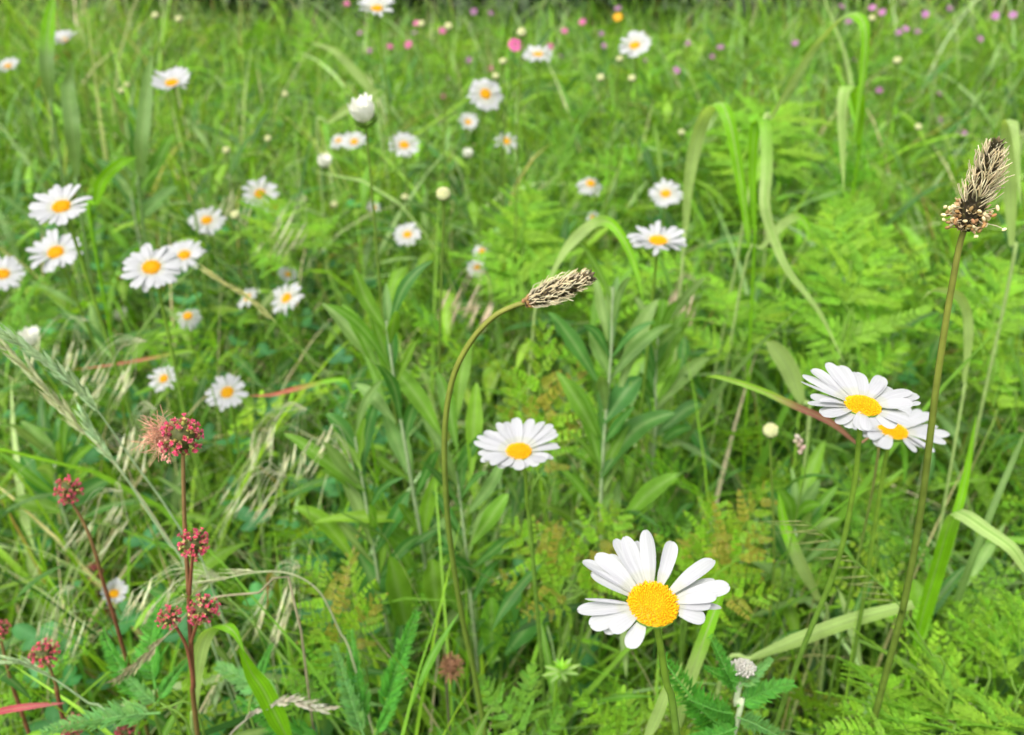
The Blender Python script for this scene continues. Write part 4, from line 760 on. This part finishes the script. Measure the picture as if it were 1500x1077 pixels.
# ------------------------------------------------------------------ grass seed heads
def spikelet(mb, p, d, L, W, c, awn=.5):
    d = unit(d); n = unit(np.cross(d, (.3, .5, .8)))
    for k in range(5):
        s = p + d * L * .16 * k; o = unit(d + n * (.16 if k % 2 else -.16)); ribbon(mb, np.array([s, s + o * L * .25, s + o * L * .5]), (W * .5, W * (1 - .08 * k), W * .1), jit(c, .15, .04), side=np.cross(o, n) if k % 2 else n, fold=.5)
        if awn: tube(mb, np.array([s + o * L * .45, s + o * L * (.5 + awn)]), np.array((.00018, .00007)), arr(c) * 1.1, 3)
GS = 'grass seed heads'
def seedhead(label, path, Y0, frac, c, Lk=.016, n=16, spread=.35, awn=.3, name='grass_seed_head', stemc=None, bias=None, wid=.0013):
    """path: px from the tip back to the base; the first `frac` of it carries spikelets"""
    pt = [at(q[0], q[1], Y0 + (q[2] if len(q) > 2 else 0)) for q in path]; base = to_ground(pt[-2], pt[-1], .05); root = thing(name, base, label, 'grass', GS)
    P = spline(pt, 40); mb = MB(); tube(mb, np.vstack([P, spline([P[-1], P[-1] + unit(P[-1] - P[-2]) * .02, P[-1] * .6 + base * .4, base], 8)[1:]]), np.concatenate([np.linspace(.0003, .0007, 40), np.linspace(.0007, .0011, 7)]), stemc if stemc is not None else arr(c) * .8, 5); part('stem', mb, 'stem', root)
    T = tangents(P)
    for i in range(n):
        k = int(i / n * frac * 39); o = unit(rng.normal(size=3)); o = unit(o - T[k] * (o @ T[k])); d = -T[k] + o * spread
        if bias is not None: d = arr(bias) + o * .12
        sp = MB(); spikelet(sp, P[k], d, Lk * rnd.uniform(.8, 1.15), wid, c, awn); part('spikelet', sp, 'dry', root)
SG = arr((.38, .52, .27)); SP = arr((.56, .60, .34))
seedhead('long pale grass spike slanting down from the left edge', [(-8, 496), (40, 540), (80, 585), (118, 628), (150, 660), (200, 720), (260, 810)], .46, .60, SP, .017, 26, .22, .1)
seedhead('grey green grass spike just right of the pale one at the left edge', [(18, 498), (60, 525), (100, 558), (135, 592), (162, 628), (198, 680), (235, 730), (280, 800)], .45, .52, SG, .018, 28, .22, .1)
seedhead('short grass spike hanging left of the burnet stem', [(128, 618), (150, 655), (178, 690), (210, 740), (250, 800)], .44, .5, SG * 1.1, .015, 12, .25, .1)
seedhead('thin straw coloured grass spike pointing up left at left centre', [(316, 406), (365, 438), (410, 480), (450, 525), (500, 600)], .62, .5, SP * (1, .95, .7), .016, 16, .12, .15, stemc=STEMG * 1.2)
seedhead('green brome spike with comb like level spikelets before the plantain stem', [(1180, 764), (1212, 786), (1245, 815), (1275, 842), (1305, 872), (1330, 905), (1365, 960)], .38, .8, (.27, .33, .10), .012, 14, .1, .9, 'brome_spike', STEMG * 1.3, (-1, 0, .03), .0006)
seedhead('pale twisted grass spike at the bottom left edge of the frame', [(470, 1038), (425, 1028), (385, 1038), (345, 1068), (330, 1090)], .36, .7, (.42, .40, .30), .010, 18, .3, .1)
seedhead('grass spike arching left beside the burnet lower heads', [(282, 866), (320, 850), (380, 838), (430, 842), (470, 870), (500, 930)], .40, .45, SP * .9, .016, 8, .2, .4)
seedhead('drooping straw spike crossing the yarrow at lower left', [(180, 990), (215, 960), (250, 925), (300, 880), (380, 868)], .38, .5, (.38, .34, .2), .014, 12, .2, .1)
seedhead('fine grass spike across the bottom left corner', [(-5, 968), (40, 975), (80, 995), (130, 1030)], .37, .7, SG, .014, 12, .2, .1)
def brome(label, top, Y0, tips, c):
    p = at(*top, Y0); base = np.array((p[0] + .05, p[1] + .03, 0)); root = thing('brome_panicle', base, label, 'grass', 'drooping brome panicles')
    mb = MB(); tube(mb, spline([p, p + arr((.01, .005, -.03)), p * .4 + base * .6, base], 14), .0005, STEMG * 1.4, 5); lean = rnd.uniform(-26, -8)
    for tx, ty, ln in tips:
        q = at(tx, ty, Y0 + rnd.uniform(-.02, .02)); tube(mb, spline([p, (p + q) / 2 + (0, 0, .014), q], 8), .00016, arr(c) * .8, 4)
        d = unit(at(tx + lean + rnd.uniform(-6, 6), ty + 40, Y0 + rnd.uniform(-.01, .01)) - q); L = ln * 1.35 / F * Y0; n = unit(np.cross(d, (.2, .9, .3))); sp = MB()
        for k in range(7):
            st = q + d * L * .085 * k; o = unit(d + n * (.10 if k % 2 else -.10) + rng.normal(size=3) * .03); ribbon(sp, np.array([st, st + o * L * .12, st + o * L * .26]), (.00025, .0005, .0001), jit(c, .2, .06), side=n, fold=.5)
            tube(sp, np.array([st + o * L * .22, st + o * L * rnd.uniform(.5, .62)]), np.array((.00016, .00006)), arr(c) * 1.1, 3)
        part('spikelet', sp, 'dry', root)
    part('stem', mb, 'stem', root)
def tipset(cx, cy, n, sx, sy, ln): return [(cx + rnd.uniform(-sx, sx), cy + rnd.uniform(-sy, sy), ln * rnd.uniform(.7, 1.2)) for _ in range(int(n * 1.5))]
ST2 = arr((.60, .62, .38)); PK = arr((.52, .42, .30))
for lb, top, Y0, ts, c in [
  ('drooping pale brome above the burnet at left', (215, 500), .66, tipset(165, 545, 9, 45, 20, 46), ST2), ('pale brome sprays between daisies at left', (130, 470), .72, tipset(90, 505, 7, 40, 16, 40), ST2),
  ('straw brome fan beside the dry tuft daisy', (450, 290), 1.0, tipset(420, 330, 9, 30, 30, 40), ST2), ('brome sprays left of the low round daisy', (230, 600), .55, tipset(190, 640, 7, 25, 20, 50), ST2 * .9),
  ('brome fan between the burnet and the leafy plant', (450, 600), .6, tipset(410, 650, 10, 45, 30, 54), ST2), ('drooping brome at lower centre left with long awns', (440, 830), .46, tipset(410, 880, 10, 30, 22, 62), ST2),
  ('brome sprays under the clover at the left', (180, 720), .50, tipset(150, 760, 7, 40, 22, 56), ST2 * .9), ('pinkish brome tuft above the bent plantain', (710, 400), .85, tipset(690, 430, 9, 34, 18, 44), PK * 1.2),
  ('pinkish brome tuft right of the edge on daisy', (1010, 410), .85, tipset(1000, 430, 7, 24, 18, 38), PK * 1.1), ('dry brome streaks at the lower left among burnets', (110, 860), .45, tipset(100, 920, 8, 45, 22, 58), ST2),
  ('dry brome streaks right of the burnet head', (420, 700), .52, tipset(370, 720, 9, 40, 24, 50), ST2 * .95), ('brome sprays below the curled grass leaf', (520, 690), .55, tipset(480, 650, 7, 25, 30, 48), ST2),
  ('straw brome wisps far back at the left', (330, 260), 1.2, tipset(350, 290, 6, 30, 14, 36), ST2), ('dry brome wisps below the burnet lower heads', (330, 850), .42, tipset(230, 870, 7, 40, 26, 60), ST2)]: brome(lb, top, Y0, ts, c)
def dead_catkin():
    p = at(1170, 640, .5); base = np.array((p[0] + .01, p[1] + .02, 0)); root = thing('withered_flower', base, 'small pale withered flower hanging left below the daisy pair', 'flower')
    mb = MB(); tube(mb, spline([at(1166, 620, .5), p, at(1178, 700, .505), base], 10), .0006, STEMG, 5); part('stem', mb, 'stem', root); mb = MB()
    for x, y in ((1168, 640), (1173, 646), (1170, 652), (1176, 656), (1172, 662), (1166, 646)): ellipsoid(mb, at(x, y, .498), unit(rng.normal(size=3)), .0024, .0017, jit((.50, .42, .34), .15), 7, 5)
    part('flower_head', mb, 'floret', root)
dead_catkin()

# ------------------------------------------------------------------ hedge behind the meadow
def shrub(x, y, h, rad, label, seed):
    r = np.random.default_rng(seed); root = thing('hedge_shrub', (x, y, 0), label, 'shrub', 'shrubs of the dark hedge')
    mb = MB()
    for k in range(7):
        a = k * .9 + seed; e = np.array((x + math.cos(a) * rad * .6, y + math.sin(a) * rad * .5, h * r.uniform(.6, .9))); tube(mb, spline([(x + math.cos(a) * .06, y + math.sin(a) * .06, 0), (x + math.cos(a) * .25, y + math.sin(a) * .2, h * .4), e], 10), np.linspace(.022, .006, 10), (.08, .06, .04), 6)
    part('trunk', mb, 'stem', root)
    n = 11000; d = unit(r.normal(size=(n, 3))); rr = r.random(n) ** .5; P = np.array((x, y, h * .42)) + d * (rr[:, None] * (rad, rad * .8, h * .5)) * (1 + .25 * np.sin(d[:, :1] * 7 + seed) * np.cos(d[:, 2:3] * 6))
    P = P[P[:, 2] > .02]; n = len(P); t = lance(.07, .020, (.03, .075, .018), .3, None, 0, 3, 5); mb = MB(); scatter(mb, t, P, np.zeros(n), r.uniform(0, 6.28, n), r.uniform(-.9, .7, n), r.uniform(.7, 1.5, n), tints(n)); part('crown', mb, 'leaf', root)
for i, (x, lb) in enumerate(((-2.6, 'dark hedge shrub at the far left behind the meadow'), (-1.5, 'dark hedge shrub behind the meadow left of the top daisy'), (-.45, 'dark hedge shrub directly behind the daisy at the top edge'), (.6, 'dark hedge shrub behind the yellow flower'), (1.65, 'dark hedge shrub behind the tallest arching leaf'), (2.7, 'dark hedge shrub at the far right behind pink flowers'))):
    shrub(x * 1.15, 5.0 + .15 * (i % 2), 1.9 + .2 * (i % 3), .9, lb, i + 3)

# ------------------------------------------------------------------ stuff fields
def patch(B, k=1.0, ph=0.0):
    x, y = B[:, 0] * k, B[:, 1] * k; return np.sin(x * 5.1 + 1.3 * np.sin(y * 3.7 + ph) + ph) * np.cos(y * 4.3 + 1.1 * np.sin(x * 4.1 - ph)) * .6 + np.sin(x * 13 + ph) * np.cos(y * 11 - ph * 2) * .4
def grass_set(name, label, n, y0, y1, pw, Lr, wr, probs, cr=(.2, 1.9), clumping=.5, keep=None):
    mb = MB(); B, h = clump(field(n, y0, y1, pw), clumping)
    if keep is not None: B, h = B[keep(B)], h[keep(B)]
    n = len(B); pa = patch(B, 1, 2.); pb = patch(B, 1.4, 5.)
    L = rng.uniform(*Lr, n) * (.8 + .4 * h) * (1 + .22 * pa); wd = rng.uniform(*wr, n) / 2 * (1 + .35 * pb)
    c0 = pick(n, GC, probs) * (1 + .38 * pb[:, None]) * np.stack([1 + .12 * pa, 1 + 0 * pa, 1 + .25 * pb], 1); c1 = c0 * rng.uniform(.95, 1.35, (n, 1)); d = rng.random(n) < .06; c1[d] = STRAW * .8; d = rng.random(n) < .015; c1[d] = REDDISH
    bulk_blades(mb, B, rng.uniform(0, 6.283, n), L, rng.uniform(0, .35, n), rng.uniform(*cr, n), wd, c0, c1)
    tag(obj(name, mb.mesh(name, 'grass')), label, 'grass', kind='stuff')
grass_set('meadow_grass', 'dense fine green grass filling the near meadow', 14500, .06, 1.5, .8, (.14, .38), (.002, .0055), (4, 3, 1.6, 2, 2, 1.2, .7))
grass_set('meadow_grass', 'softly blurred taller grass across the back of the meadow', 27000, 1.3, 4.25, .9, (.18, .44), (.004, .010), (4, 3.5, 2.4, 3, 2, 1.5, .5))
grass_set('broad_grass', 'broad upright grass blades standing among the finer grass', 1500, .5, 3.0, .8, (.3, .48), (.006, .012), (3, 3, 1, 3, 1, 2, .2), (.3, 2.4), .3)
grass_set('tall_grass', 'tall pale grass standing in the upper corners against the hedge', 2400, 1.0, 4.2, .6, (.42, .66), (.004, .011), (3, 3, 1, 4, 1, 3, .5), (.2, 1.6), .5, lambda B: ((np.abs(B[:, 0] + .07 * B[:, 1]) > .30 * B[:, 1] + .05) | (B[:, 1] * 7 % 1 < .12)) & ((B[:, 0] < 0) | (B[:, 1] > 1.6)))
# low broad-leaved herbs
mb = MB()
for k in range(4):
    n = 1900; B = field(n, .2, 3.0, .75); scatter(mb, lance(.095, .0042 + .0013 * k, [G_MID, G_GREY, G_DEEP * 1.3, G_BRIGHT][k], .5 + .2 * k, [G_MID, G_GREY, G_DEEP, G_BRIGHT][k] * .7 + PALE * .3), B, rng.uniform(.05, .32, n), rng.uniform(0, 6.28, n), rng.uniform(.1, 1.35, n), rng.uniform(.6, 1.3, n) * np.minimum(1.1, .45 + B[:, 1] * .6), tints(n))
n = 1300; B = field(n, .2, 2.6, .75); scatter(mb, lance(.11, .0125, G_DEEP * (1.15, 1.2, 1.3), .6, G_MID * .8), B, rng.uniform(.02, .17, n), rng.uniform(0, 6.28, n), rng.uniform(.2, 1.35, n), rng.uniform(.6, 1.2, n) * np.minimum(1.1, .5 + B[:, 1] * .6), tints(n))  # broad low leaves, coloured dark to deepen the shade in the gaps
tag(obj('herb_leaves', mb.mesh('herb_leaves', 'leaf')), 'mass of lance shaped herb leaves low in the sward', 'leaves', kind='stuff')
mb = MB(); ct = clover()
n = 420; B = field(n, .3, 1.6, .8); B[:, 0] = rng.uniform(-1, -.25, n) * (.55 * B[:, 1] + .1); scatter(mb, ct, B, rng.uniform(.03, .19, n), rng.uniform(0, 6.28, n), rng.uniform(-.35, .35, n), rng.uniform(.6, 1.1, n), tints(n) * (1.2, 1.55, 1.9))
n = 500; B = field(n, .5, 3., .8); scatter(mb, ct, B, rng.uniform(.0, .15, n), rng.uniform(0, 6.28, n), rng.uniform(-.35, .35, n), rng.uniform(.6, 1.1, n), tints(n) * (1.2, 1.55, 1.9))
tag(obj('clover_patch', mb.mesh('clover_patch', 'leaf')), 'low carpet of three-leaved clover under the grass', 'clover', kind='stuff')
mb = MB()
for k in range(4):
    ft = frond(.12, 8, .36, [G_BRIGHT, G_MID * 1.15, G_BRIGHT * (1.1, 1, 1), G_YEL][k], None, 5, .3, k)
    n = 560; B = field(n, .25, 3.5, .75)
    side = rng.random(n); B[:, 0] = np.where(side < .6, np.abs(B[:, 0]) + .03, B[:, 0])
    scatter(mb, ft, B, rng.uniform(.10, .30, n), rng.uniform(0, 6.28, n), rng.uniform(.1, 1.2, n), rng.uniform(.5, 1.2, n) * np.minimum(1.15, .55 + B[:, 1] * .5), tints(n))
tag(obj('feathery_foliage', mb.mesh('feathery_foliage', 'leaf')), 'soft mass of bright feathery leaves among the grass', 'foliage', kind='stuff')

# fine dry wisps
mb = MB(); n = 1500; B = field(n, .35, 1.9, .8); B[:, 0] = np.where(rng.random(n) < .75, -np.abs(B[:, 0]), B[:, 0]); L = rng.uniform(.22, .46, n); c = np.where(rng.random((n, 1)) < .8, arr((.60, .60, .36)), arr((.52, .36, .24))) * rng.uniform(.7, 1.15, (n, 1))
bulk_blades(mb, B, rng.uniform(0, 6.283, n), L, rng.uniform(.05, .5, n), rng.uniform(.5, 2.4, n), rng.uniform(.0004, .0011, n), c * (.7, .95, .6), c)
tag(obj('dry_wisps', mb.mesh('dry_wisps', 'dry')), 'fine pale straw wisps threaded through the grass on the left', 'dry grass', kind='stuff')
